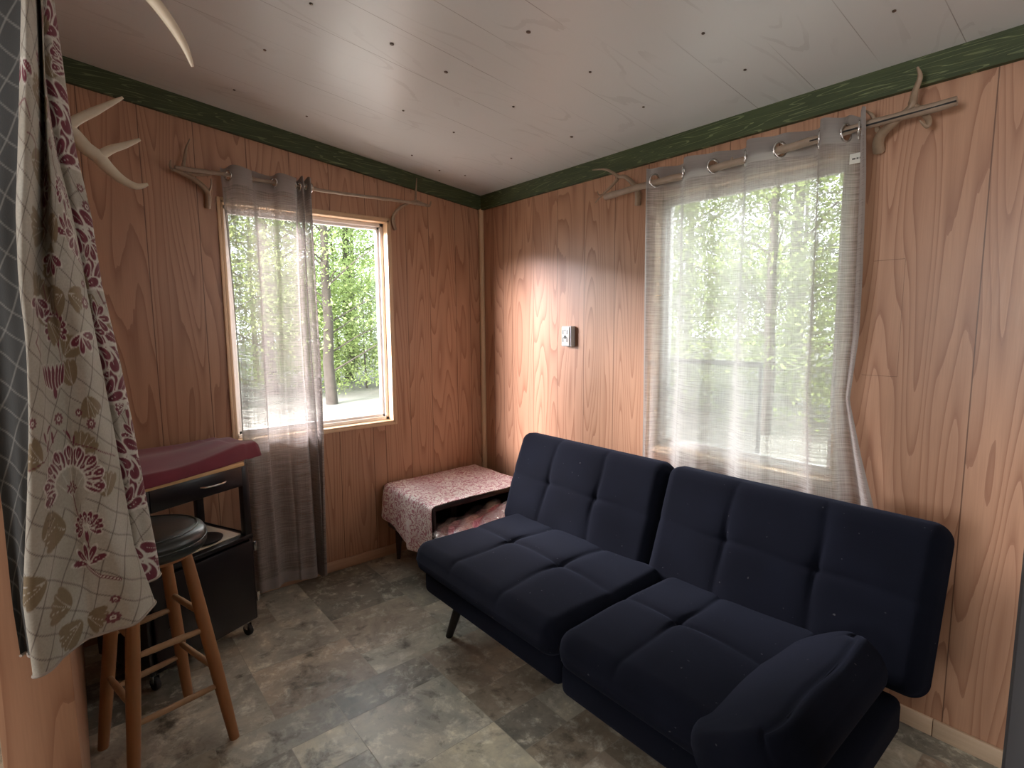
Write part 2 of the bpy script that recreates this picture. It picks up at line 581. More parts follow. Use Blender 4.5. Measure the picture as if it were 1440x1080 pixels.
def plastic_film():
    m = NT('clear_plastic_film')
    p = m.objc()[0]
    g = m.n('ShaderNodeBsdfGlossy', {'Color': (1, 1, 1, 1), 'Roughness': 0.12})
    bmp = m.n('ShaderNodeBump', {'Height': m.noise(p, 55, 3, 0.6, 1.5), 'Strength': 0.9, 'Distance': 0.01})
    m.t.links.new(bmp.outputs[0], g.inputs['Normal'])
    t = m.n('ShaderNodeBsdfTransparent', {'Color': (0.96, 0.96, 0.96, 1)})
    f = m.n('ShaderNodeMixShader', {0: 0.42, 1: t.outputs[0], 2: g.outputs[0]})
    m.t.links.new(f.outputs[0], m.out.inputs[0])
    return m.m


MAT['film'] = plastic_film()


MAT['film2'] = simple('white_crumpled_plastic', (0.72, 0.70, 0.70), 0.25, 0.15, 60)


def screen_mat():
    m = NT('insect_screen_mesh')
    d = m.n('ShaderNodeBsdfDiffuse', {'Color': (0.55, 0.56, 0.58, 1)})
    t = m.n('ShaderNodeBsdfTransparent', {'Color': (1, 1, 1, 1)})
    f = m.n('ShaderNodeMixShader', {0: 0.28, 1: t.outputs[0], 2: d.outputs[0]})
    m.t.links.new(f.outputs[0], m.out.inputs[0])
    return m.m


MAT['screen'] = screen_mat()


def vcol_mat(name, attr, rough=0.75):
    m = NT(name)
    a = m.n('ShaderNodeAttribute', attribute_name=attr)
    p = m.objc()[0]
    c = m.mix(m.math('MULTIPLY', m.noise(p, 240, 2), 0.35), a.outputs['Color'], (0.04, 0.03, 0.03), 'MIX')
    m.P(color=c, rough=rough, sheen=0.1)
    m.bump(m.noise(p, 500, 2), 0.3, 0.001)
    return m.m


MAT['damask'] = vcol_mat('floral_lattice_damask', 'pattern')

# ------------------------------------------------------------------ the room
def zc(y):  # underside of the sloping ceiling
    return 2.222 - 0.1246 * (y - 2.14)


def wall_with_hole(name, fixed, axis, th, a0, a1, top0, top1, hole, mat, z0=-0.02):
    """axis 'Y': wall in plane X=fixed running along Y; top goes from top0 at a0 to top1 at a1"""
    h0, h1, hz0, hz1 = hole if hole else (None,) * 4
    tp = lambda a: top0 + (top1 - top0) * (a - a0) / (a1 - a0)
    mb = MB()

    def seg(b0, b1, zl0, zl1, zh0, zh1):
        pts = []
        for t in (0, th):
            for (a, z) in ((b0, zl0), (b1, zl1), (b1, zh1), (b0, zh0)):
                pts.append((fixed + t, a, z) if axis == 'Y' else (a, fixed + t, z))
        mb.add(pts, [(0, 1, 2, 3), (7, 6, 5, 4), (0, 4, 5, 1), (1, 5, 6, 2), (2, 6, 7, 3), (3, 7, 4, 0)])
    if hole:
        seg(a0, h0, z0, z0, tp(a0), tp(h0))
        seg(h1, a1, z0, z0, tp(h1), tp(a1))
        seg(h0, h1, z0, z0, hz0, hz0)
        seg(h0, h1, hz1, hz1, tp(h0), tp(h1))
    else:
        seg(a0, a1, z0, z0, tp(a0), tp(a1))
    o = mb.build(name, mat, smooth=False)
    return tag(o, kind='structure')


W1 = (0.612, 1.488, 0.815, 1.995)     # left window opening (y0,y1,z0,z1)
W2 = (-1.565, -0.745, 0.79, 1.985)    # big window opening (x0,x1,z0,z1)
BACK, SIDE = -3.9, 1.5
wall_with_hole('wall_left', XW, 'Y', -0.12, BACK, YW + 0.12, zc(BACK) + .03, zc(YW + .12) + .03, W1, MAT['panel_left'])
wall_with_hole('wall_right', YW, 'X', 0.12, XW, SIDE + .12, 2.25, 2.25, W2, MAT['panel_right'])
wall_with_hole('wall_side', SIDE, 'Y', 0.12, BACK, YW, zc(BACK) + .03, zc(YW) + .03, None, MAT['panel_back'])
wall_with_hole('wall_back', BACK, 'X', -0.12, XW - .12, SIDE + .12, zc(BACK) + .03, zc(BACK) + .03, None, MAT['panel_part'])
# partition beside the doorway, its end faces the camera
pt = MB().box((XW + .002, -0.155, 0.0), (-1.37, -0.047, zc(-.155) + 0.01)).build('wall_partition', MAT['panel_part'], smooth=False)
tag(pt, kind='structure')
jb = MB().box((-1.37, -0.158, 0.0), (-1.356, -0.044, zc(-.1) + 0.0), 0.002).build('trim_1', MAT['panel_back'])
tag(jb, kind='structure')
hd = MB().box((-1.37, -0.155, 2.22), (SIDE, -0.047, zc(-.155) + 0.01)).build('wall_header', MAT['panel_part'], smooth=False)
tag(hd, kind='structure')

# ceiling slab (follows the slope)
ys0, ys1 = BACK - .12, YW + .12
V = []
for dz in (0, .08):
    V += [(XW - .12, ys0, zc(ys0) + dz), (SIDE + .12, ys0, zc(ys0) + dz), (SIDE + .12, ys1, zc(ys1) + dz), (XW - .12, ys1, zc(ys1) + dz)]
tag(obj('ceiling', V, [(0, 1, 2, 3), (7, 6, 5, 4), (0, 4, 5, 1), (1, 5, 6, 2), (2, 6, 7, 3), (3, 7, 4, 0)], MAT['ceiling']), kind='structure')

# floor: one sheet of vinyl printed with mixed-size slate tiles
MX, MY = 0.1685, 0.1965
X0, Y0 = -1.740 - 8 * MX, 0.667 - 24 * MY
NX, NY = 27, 33
occ = np.zeros((NX, NY), int)
tiles = []


def put(i, j, a, b):
    if i < 0 or j < 0 or i + a > NX or j + b > NY or occ[i:i + a, j:j + b].any(): return False
    occ[i:i + a, j:j + b] = 1
    tiles.append((i, j, a, b, None))
    return True


fixed = [(8, 16, 2, 2, (.72, .1, .3)), (7, 16, 1, 2, (.04, .1, .6)), (8, 15, 1, 1, (.97, .1, .2)), (9, 18, 1, 2, (.35, .5, .5)), (7, 18, 2, 2, (.5, .3, .2)),
         (6, 17, 1, 2, (.9, .1, .8)), (5, 15, 2, 2, (.5, .5, .8)), (4, 17, 2, 2, (.55, .6, .1)), (7, 14, 1, 2, (.7, .2, .1)), (10, 18, 1, 1, (.05, .2, .4)), (10, 16, 2, 2, (.95, .3, .4)),
         (6, 19, 1, 1, (.7, .1, .5))]
for i, j, a, b, c in [(q[0], q[1] + 8) + q[2:] for q in fixed]:
    if not occ[i:i + a, j:j + b].any():
        occ[i:i + a, j:j + b] = 1
        tiles.append((i, j, a, b, c))
rng = random.Random(11)
for j in range(NY):
    for i in range(NX):
        if occ[i, j]: continue
        for a, b in rng.sample([(2, 2), (2, 2), (1, 2), (2, 1), (1, 1), (2, 3)], 6) + [(1, 1)]:
            if put(i, j, a, b): break
V, F, C = [], [], []
for i, j, a, b, c in tiles:
    g = 0.0011
    x0, x1 = X0 + i * MX + g, X0 + (i + a) * MX - g
    y0, y1 = Y0 + j * MY + g, Y0 + (j + b) * MY - g
    x0, x1, y0, y1 = max(x0, XW), min(x1, SIDE), max(y0, BACK), min(y1, YW)
    if x1 <= x0 or y1 <= y0: continue
    n = len(V)
    V += [(x0, y0, 0), (x1, y0, 0), (x1, y1, 0), (x0, y1, 0)]
    F.append((n, n + 1, n + 2, n + 3))
    C += [c or (rng.random(), rng.random(), rng.random())] * 4
n = len(V)
for z in (-.0008, -.06):
    V += [(XW, BACK, z), (SIDE, BACK, z), (SIDE, YW, z), (XW, YW, z)]
F += [(n, n + 1, n + 2, n + 3), (n + 7, n + 6, n + 5, n + 4), (n, n + 4, n + 5, n + 1), (n + 1, n + 5, n + 6, n + 2), (n + 2, n + 6, n + 7, n + 3), (n + 3, n + 7, n + 4, n)]
C += [(0, 0, 0)] * 8
fl = obj('floor', V, F, MAT['floor'])
fl.data.materials.append(MAT['grout'])
ca = fl.data.color_attributes.new('tile', 'FLOAT_COLOR', 'POINT')
ca.data.foreach_set('color', np.array([(*c, 1) for c in C], 'f').ravel())
for p in fl.data.polygons:
    if p.index >= len(F) - 6: p.material_index = 1
tag(fl, kind='structure')

# baseboards
tag(MB().box((XW, -.045, 0), (XW + .012, YW, .058), .002).build('baseboard_left', MAT['base_l']), kind='structure')
mbb = MB().box((XW + .012, YW - .012, 0), (-0.395, YW, .060), .002).box((-0.393, YW - .012, 0), (SIDE, YW, .060), .002)
tag(mbb.build('baseboard_right', MAT['base_r']), kind='structure')
# corner strip
tag(MB().tube([(XW + .012, YW - .012, 0.06), (XW + .012, YW - .012, 2.14)], .018, 12).build('trim_2', MAT['casing']), kind='structure')
# green boards under the ceiling
y1 = YW - .002
V = []
for x in (XW, XW + .022):
    V += [(x, -.045, zc(-.045) - .096), (x, y1, 2.133), (x, y1, zc(y1)), (x, -.045, zc(-.045))]
tag(obj('trim_3', V, [(0, 1, 2, 3), (7, 6, 5, 4), (0, 4, 5, 1), (1, 5, 6, 2), (2, 6, 7, 3), (3, 7, 4, 0)], MAT['green_l']), kind='structure')
yb = YW - .022
V = []
for x in (XW + .022, SIDE):
    V += [(x, yb, 2.133), (x, YW, 2.133), (x, YW, zc(YW)), (x, yb, zc(yb))]
tag(obj('trim_4', V, [(0, 1, 2, 3), (7, 6, 5, 4), (0, 4, 5, 1), (1, 5, 6, 2), (2, 6, 7, 3), (3, 7, 4, 0)], MAT['green_r']), kind='structure')


# windows ------------------------------------------------------------
def window(name, axis, fixed, sgn, a0, a1, z0, z1, mull, screen=None):
    """sgn: direction to the outside along the wall normal"""
    root = empty(name, ((fixed, (a0 + a1) / 2, z0) if axis == 'Y' else ((a0 + a1) / 2, fixed, z0)))
    root['kind'] = 'structure'
    bpy.context.view_layer.update()
    inv = root.matrix_world.inverted() if False else Matrix.Translation(-Vector(root.location))

    def bx(mb, n0, n1, b0, b1, c0, c1, bev=.002):
        lo = [min(n0, n1), b0, c0]; hi = [max(n0, n1), b1, c1]
        if axis == 'X': lo = [b0, lo[0], c0]; hi = [b1, hi[0], c1]
        mb.box(lo, hi, bev, inv)
    s = sgn
    c = MB()   # wooden casing and jamb liner
    t = .014
    for (b0, b1, c0, c1) in ((a0 - t, a0, z0 - t, z1 + t), (a1, a1 + t, z0 - t, z1 + t), (a0, a1, z1, z1 + t), (a0, a1, z0 - t, z0)):
        bx(c, fixed - s * .010, fixed + s * .0, b0, b1, c0, c1)
    for (b0, b1, c0, c1) in ((a0, a0 + .012, z0, z1), (a1 - .012, a1, z0, z1), (a0, a1, z1 - .012, z1), (a0, a1, z0, z0 + .012)):
        bx(c, fixed - s * .010, fixed + s * .06, b0, b1, c0, c1, .001)
    c.build('casing', MAT['casing'], root, angle=30)
    f = MB()
    i = .012
    w_ = .036
    for k, (d0, d1, ww) in enumerate(((.045, .10, .020), (.058, .088, w_))):
        for (b0, b1, c0, c1) in ((a0 + i, a0 + i + ww, z0 + i, z1 - i), (a1 - i - ww, a1 - i, z0 + i, z1 - i),
                                 (a0 + i, a1 - i, z1 - i - ww, z1 - i), (a0 + i, a1 - i, z0 + i, z0 + i + ww)):
            bx(f, fixed + s * d0, fixed + s * d1, b0, b1, c0, c1, .003)
    if mull is not None:
        bx(f, fixed + s * .05, fixed + s * .092, mull - .020, mull + .020, z0 + i, z1 - i, .003)
    f.build('window_frame', MAT['vinyl'], root, angle=30)
    g = MB()
    bx(g, fixed + s * .072, fixed + s * .076, a0 + i + .03, a1 - i - .03, z0 + i + .03, z1 - i - .03, 0)
    g.build('pane', MAT['glass'], root, smooth=False)
    if screen:
        b0, b1, zt = screen
        sm = MB()
        bx(sm, fixed + s * .094, fixed + s * .0955, b0, b1, z0 + .03, zt, 0)
        so = sm.build('insect_screen', MAT['screen'], root, smooth=False)
        rb = MB()
        bx(rb, fixed + s * .092, fixed + s * .108, b0, b1, zt, zt + .022, .002)
        bx(rb, fixed + s * .092, fixed + s * .108, b1 - .012, b1, z0 + .03, zt, .002)
        rb.build('screen_rail', MAT['grey_box'], so, angle=30)
    return root


window('window_1', 'Y', XW, -1, *W1, mull=None)
window('window_2', 'X', YW, 1, *W2, mull=None, screen=(W2[0] + .02, -1.075, 1.205))


# curtain rods, antler brackets -------------------------------------------
def stick(name, a, b, r, label, cat='curtain rod', split=False, mat='stick'):
    a, b = Vector(a), Vector(b)
    root = empty(name, a, 0, label, cat)
    mb = MB()
    rn = random.Random(name + str(a.x))
    pts, rad = [], []
    N = 26
    for k in range(N + 1):
        t = k / N
        p = a.lerp(b, t) + Vector((0, 0, .003 * math.sin(t * 9) + rn.uniform(-.0015, .0015)))
        pts.append(p - a)
        rad.append(r * (1 + rn.uniform(-.08, .08)) * (1.05 - .1 * t))
    mb.tube(pts, rad, 10)
    mb.build('stick', MAT[mat], root)
    # small knots along the peeled stick
    for k in range(3):
        t = .2 + .28 * k
        kb = MB()
        p = a.lerp(b, t) - a
        kb.tube([p, p + Vector((0.004, -.004, r * .9)), p + Vector((0.006, -.005, r * 1.35))], [r * .6, r * .45, r * .2], 8)
        kb.build('knot', MAT[mat], root)
    return root


RX = XW + .083
RY = YW - .082
ra, rb_ = onX(246, 237, RX), onX(603, 290, RX)
ra.z = rb_.z = 2.094
rod_l = stick('curtain_rod', ra, rb_, .0085, 'thin stick used as the curtain rod above the smaller left window')
rc, rd = onY(851, 277, RY), onY(1346, 143, RY)
rod_r = stick('curtain_rod', rc, rd, .0145, 'thick peeled stick used as the rod above the big window behind the sofa')
cr = MB()
a_, b_ = rc.lerp(rd, .70) - rc, rd - rc
cr.tube([a_ + Vector((0, -.0125, -.002)), b_ + Vector((0.001, -.0125, -.001))], .0028, 6)
crk = cr.build('crack', MAT['rubber'], rod_r)
rod_p = stick('curtain_rod', (-1.70, -.004, 2.115), (0.30, -.004, 2.115), .011, 'stick rod over the doorway carrying the floral curtain')


def antler(name, loc, chains, mat, label):
    loc = Vector(loc)
    root = empty(name, loc, 0, label, 'antler')
    for k, (nm, pts, rad) in enumerate(chains):
        mb = MB()
        mb.tube([Vector(p) - loc for p in pts], rad, 10, sub=5)
        o = mb.build(nm, MAT[mat], root)
    return root


def X(x, y, off=0.06):
    return onX(x, y, XW + off)


def Y(x, y, off=0.06):
    return onY(x, y, YW - off)


# left window, left bracket
antler('antler_bracket', X(292, 291, .012), [
    ('beam', [X(292, 293, .008), X(292, 272, .03), X(278, 256, .055), X(256, 243, .068), X(242, 238, .078)], [.014, .013, .012, .010, .007]),
    ('tine', [X(241, 238, .078), X(239, 232, .085), X(240, 225, .092)], [.006, .005, .002]),
    ('tine', [X(256, 242, .066), X(259, 225, .062), X(262, 208, .07), X(267, 195, .082)], [.009, .007, .005, .002]),
    ('tine', [X(260, 243, .066), X(278, 245, .062), X(298, 244, .058), X(312, 240, .05)], [.010, .009, .007, .003]),
    ('tine', [X(293, 272, .03), X(297, 262, .05), X(297, 251, .062)], [.006, .004, .002])],
    'antler_dark', 'brown antler bracket holding the left end of the rod above the left window')
antler('antler_bracket', X(555, 321, .012), [
    ('beam', [X(556, 323, .008), X(553, 308, .025), X(558, 296, .05), X(571, 287, .068), X(586, 282, .076)], [.010, .010, .009, .008, .006]),
    ('tine', [X(584, 282, .07), X(585, 268, .072), X(586, 250, .085)], [.007, .0055, .002]),
    ('tine', [X(586, 283, .072), X(598, 288, .085), X(604, 289, .09), X(606, 283, .098)], [.008, .008, .007, .003])],
    'antler_dark', 'small brown antler bracket at the right end of the rod above the left window')
antler('antler_bracket', Y(897, 286, .01), [
    ('beam', [Y(897, 288, .008), Y(897, 273, .03), Y(893, 262, .05), Y(880, 249, .066), Y(870, 249, .070)], [.015, .014, .012, .009, .008]),
    ('tine', [Y(870, 249, .07), Y(862, 243, .074), Y(850, 238, .08), Y(833, 239, .09)], [.009, .007, .0055, .0025]),
    ('tine', [Y(869, 251, .07), Y(861, 261, .064), Y(848, 273, .055), Y(837, 285, .05)], [.008, .007, .005, .002]),
    ('tine', [Y(847, 274, .055), Y(842, 274, .065), Y(840, 269, .072)], [.004, .003, .0015])],
    'antler_dark', 'branching antler bracket at the left end of the big window rod')
antler('antler_bracket', Y(1236, 211, .01), [
    ('beam', [Y(1236, 213, .008), Y(1235, 200, .03), Y(1241, 187, .05), Y(1258, 172, .064), Y(1280, 152, .070), Y(1284, 142, .072)], [.018, .017, .015, .012, .011, .010]),
    ('tine', [Y(1235, 184, .05), Y(1229, 167, .075), Y(1224, 160, .082), Y(1216, 155, .092)], [.008, .006, .005, .002]),
    ('tine', [Y(1283, 146, .07), Y(1287, 128, .066), Y(1294, 108, .07), Y(1290, 94, .085)], [.012, .009, .007, .003]),
    ('tine', [Y(1284, 148, .066), Y(1298, 158, .055), Y(1306, 170, .06), Y(1303, 178, .07), Y(1293, 169, .085)], [.010, .010, .009, .006, .002])],
    'antler_dark', 'large antler bracket at right end of big window rod, tine crossing green board')


def D(x, y, dist):
    d = ray(x, y)
    h = math.hypot(d.x, d.y)
    return EYE + d * (dist / h)


antler('antler_bracket', (-1.66, -.047, 1.93), [
    ('beam', [(-1.66, -.05, 1.90), (-1.67, -.01, 1.90), D(100, 186, 1.70), D(120, 207, 1.69), D(139, 221, 1.69)], [.019, .018, .0165, .016, .017]),
    ('tine', [D(139, 220, 1.69), D(156, 210, 1.685), D(176, 204, 1.68), D(197, 196, 1.67)], [.012, .010, .0075, .0035]),
    ('tine', [D(139, 221, 1.69), D(153, 237, 1.685), D(172, 253, 1.68), D(192, 262, 1.675), D(208, 259, 1.67)], [.016, .014, .011, .008, .0035]),
    ('tine', [D(92, 185, 1.70), D(104, 171, 1.695), D(134, 156, 1.685), D(173, 137, 1.67)], [.014, .0115, .0095, .003]),
    ('tine', [(-1.67, -.01, 1.90), (-1.68, .012, 1.99), (-1.69, .03, 2.10), (-1.69, .022, 2.16)], [.013, .011, .008, .003])],
    'antler', 'pale forked antler sticking out from behind the floral curtain')
antler('antler_bracket', (-.98, -.047, 2.24), [
    ('beam', [(-.98, -.05, 2.25), (-.985, -.01, 2.17), (-.99, .04, 2.10), D(196, -22, 1.01)], [.017, .015, .012, .009]),
    ('tine', [D(196, -22, 1.01), D(222, 8, 1.01), D(243, 37, 1.01), D(260, 66, 1.01), D(271, 94, 1.01)], [.009, .0085, .0075, .0055, .002]),
    ('tine', [(-.985, -.01, 2.17), (-.96, .03, 2.19), (-.94, .035, 2.25)], [.01, .007, .002])],
    'antler', 'pale antler tine hanging into view against the ceiling above the floral curtain')


# sheer curtains --------------------------------------------------------
def sheer(name, axis, base, sgn, rings, z_top, z_bot, edge_fn, amp_fn, mat, label, first_sign, ncol=None, head=.085, n_extra=.5, rr=.021, roff=.040):
    """rings: positions along the wall where the cloth crosses the rod; sgn: +1/-1 direction to the room"""
    root = empty(name, ((base, (rings[0] + rings[-1]) / 2, z_bot) if axis == 'Y' else ((rings[0] + rings[-1]) / 2, base, z_bot)), 0, label, 'curtain')
    org = Vector(root.location)
    nseg = len(rings) - 1
    per = 40
    phs = np.linspace(-n_extra, nseg + n_extra, int((nseg + 2 * n_extra) * per) + 1)
    zs = np.concatenate([np.linspace(z_top, z_top - .10, 29)[:-1], np.linspace(z_top - .10, z_bot, 90)])
    V, U, DN = [], [], []
    rngs = np.array(rings)
    idx = np.arange(len(rings))
    # a little extrapolation past the first and last ring
    def posn(ph):
        if ph < 0: return rngs[0] + ph * edge_fn('w0')
        if ph > nseg: return rngs[-1] + (ph - nseg) * edge_fn('w1')
        k = int(ph); L_ = rngs[min(k + 1, nseg)] - rngs[min(k, nseg)]
        return float(np.interp(ph, idx, rngs)) - .105 * L_ * math.sin(2 * PI * (ph - k))
    ulen = 0
    us = []
    for i, ph in enumerate(phs):
        us.append(ulen)
        if i < len(phs) - 1:
            a = posn(ph); b = posn(phs[i + 1])
            da = amp_fn(0, ph) * (math.sin(PI * phs[i + 1]) - math.sin(PI * ph))
            ulen += math.hypot(b - a, da)
    for z in zs:
        t = (z_top - z) / (z_top - z_bot)
        for i, ph in enumerate(phs):
            a = posn(ph) + edge_fn(('s', t, ph / nseg))
            k = amp_fn(t, ph) * math.sin(PI * ph) * first_sign
            # secondary ripples that grow below the header
            k += t * .006 * math.sin(ph * 7.1 + 2.0 * math.sin(t * 3)) + t * .004 * math.sin(ph * 12.7 + t * 5)
            a += t * .005 * math.sin(ph * 5.3 + t * 4)
            zz = z + (.006 * math.sin(PI * ph * 2) * (1 - min(1, t * 12))) + (t > .999) * .004 * math.sin(ph * 4)
            n = base + sgn * k
            V.append(((n, a, zz) if axis == 'Y' else (a, n, zz)))
            U.append((us[i], z))
            d = 1.0 if (z > z_top - head or z < z_bot + .05) else 0.0
            if ph < phs[0] + .12 or ph > phs[-1] - .12: d = max(d, .8)
            DN.append(d)
    V = [tuple(Vector(v) - org) for v in V]
    nx = len(phs)
    F = []
    Va = np.array(V)
    cen = [np.array(tuple((Vector((base, q, z_top - roff)) if axis == 'Y' else Vector((q, base, z_top - roff))) - org)) for q in rings]
    for f in grid_faces(nx, len(zs)):
        if f[0] < nx * 28:
            c = (Va[f[0]] + Va[f[2]]) / 2
            if min(np.linalg.norm(c - q) for q in cen) < rr - .003: continue
        F.append(f)
    o = obj('cloth', V, F, mat, root, True)
    uvl = o.data.uv_layers.new(name='UVMap')
    li = np.zeros(len(o.data.loops), int)
    o.data.loops.foreach_get('vertex_index', li)
    uvl.data.foreach_set('uv', np.array(U, 'f')[li].ravel())
    at = o.data.attributes.new('dense', 'FLOAT', 'POINT')
    at.data.foreach_set('value', np.array(DN, 'f'))
    # metal grommets around the rod
    for k, r_ in enumerate(rings):
        # local cloth direction at the crossing
        eps = .02
        a0, a1 = posn(k - eps), posn(k + eps)
        k0 = amp_fn(0, k - eps) * math.sin(PI * (k - eps)) * first_sign * sgn
        k1 = amp_fn(0, k + eps) * math.sin(PI * (k + eps)) * first_sign * sgn
        tdir = Vector((k1 - k0, a1 - a0, 0)) if axis == 'Y' else Vector((a1 - a0, k1 - k0, 0))
        tdir.normalize()
        nn = tdir.cross(Vector((0, 0, 1)))
        q = nn.to_track_quat('Z', 'Y').to_matrix().to_4x4()
        c = Vector((base, r_, z_top - roff)) if axis == 'Y' else Vector((r_, base, z_top - roff))
        mat4 = Matrix.Translation(c - org) @ q
        MB().torus(rr, .0042, mat4).build('grommet', MAT['chrome'], root)
    return root


def e1(q):
    if q == 'w0': return .05
    if q == 'w1': return .022
    _, t, s = q
    return -.004 * t + (s < .3) * .0


sh1 = sheer('sheer_curtain', 'Y', RX, 1, [.640, .740, .842, .944, .964, .984, 1.004, 1.022], 2.134, .045,
            lambda q: e1(q) if not isinstance(q, tuple) else (.020 * math.sin(q[1] * 1.6) * (1 - q[2]) - .022 * q[1] * q[2] + .008 * math.sin(6 * q[1] + 5 * q[2])),
            lambda t, ph: (.034 if ph < 3.2 else .036) * (1 - .45 * t * (ph < 3.2)) * (1 + .25 * math.sin(ph * 2.1)),
            MAT['sheer_l'], 'grey sheer grommet curtain gathered over the left half of the smaller window', 1)

rX = [onY(x, y, RY).x for x, y in ((921, 253), (961, 242), (1003, 234), (1049, 222), (1097, 210), (1153, 197), (1190, 190), (1209, 183))]


def e2(q):
    if q == 'w0': return .05
    if q == 'w1': return .055
    _, t, s = q
    r = float(np.interp(t, (0, .11, .28, .37, .48, .575, .66, 1), (0, .01, .017, .018, .006, .04, .075, .10))) * s ** 4 + .010 * math.sin(5 * t + 6 * s) * t * (1 - max(0, s) ** 6)
    return r


sh2 = sheer('sheer_curtain', 'X', RY, -1, rX, 2.082, .10, e2,
            lambda t, ph: .034 * (1 - .30 * t * (ph < 6)) * (1 + .3 * math.sin(ph * 2.7 + 1)),
            MAT['sheer_r'], 'wide taupe sheer grommet curtain over the big window behind the sofa', -1, rr=.027, roff=.055)
tg = MB().box((-.730, RY + .012, 1.925), (-.684, RY + .0135, 1.958)).build('care_tag', MAT['tagwhite'], sh2, smooth=False)
tg.location = -Vector(sh2.location)
tk = MB()
for k, (dx, w_) in enumerate(((.006, .010), (.019, .006), (.028, .012))):
    tk.box((-.728 + dx, RY + .0112, 1.938), (-.728 + dx + w_, RY + .0122, 1.943))
tk.build('care_tag_print', MAT['tagink'], tg, smooth=False)

# wall outlet --------------------------------------------------------------
oc = onY(797, 473, YW - .03)
ot = empty('wall_outlet', (oc.x, YW, oc.z), 0, 'small white surface-mounted outlet box with dark slots on the wood panelling', 'outlet')
MB().box((-.036, -.034, -.056), (.036, 0, .056), .004).build('box', MAT['outlet_side'], ot)
fp = MB().box((-.031, -.040, -.052), (.027, -.033, .052), .003).build('face_plate', MAT['outlet'], ot)
sl = MB()
for zz in (.024, -.018):
    sl.box((-.021, -.0412, zz - .013), (-.015, -.0395, zz + .013))
    sl.box((.008, -.0412, zz - .013), (.014, -.0395, zz + .013))
    sl.box((-.007, -.0412, zz + .004), (.001, -.0395, zz + .014))
sl.lathe([(.0105, 0), (.0105, .0012)], 16, Matrix.Translation((-.003, -.0396, -.004)) @ Matrix.Rotation(R(90), 4, 'X'))
sl.build('slots', MAT['outlet_slot'], fp, smooth=False)

# screw heads in the ceiling -------------------------------------------------
SP = [(-2.199, .646), (-1.798, .953), (-1.805, 1.179), (-1.813, 1.515), (-1.824, 1.874), (-1.391, 1.228), (-1.398, 1.53), (-2.641, .947),
      (-2.221, 1.223), (-2.228, 1.492), (-2.25, 1.863), (-2.655, 1.506), (-2.725, 1.722), (-2.67, 1.861), (-.99, 1.597),
      (-1.407, 1.855), (-.991, 1.863), (-.556, 1.852), (-.56, 1.60), (-1.797, .675), (-2.64, .64)]
for k, (x, y) in enumerate(SP):
    big = .0078 if k in (1, 2, 4, 5) else .0054
    s = MB().lathe([(big, 0), (big, -.0018), (big * .75, -.003), (0.0006, -.0034)], 12).build('ceiling_screw', MAT['screw'])
    s.location = (x, y, zc(y))
    s.rotation_euler = (math.atan(-.1246), 0, 0)
    row = min(range(6), key=lambda q: abs(x - (-2.66, -2.22, -1.81, -1.40, -.99, -.56)[q]))
    order = sum(1 for (a, b) in SP if abs(a - x) < .12 and b > y)
    tag(s, 'ceiling screw head, %s from long green board in %s row from left wall' % (
        ('first', 'second', 'third', 'fourth', 'fifth', 'sixth')[order],
        ('first', 'second', 'third', 'fourth', 'fifth', 'sixth')[row]), 'screw', 'screw heads in the white ceiling')


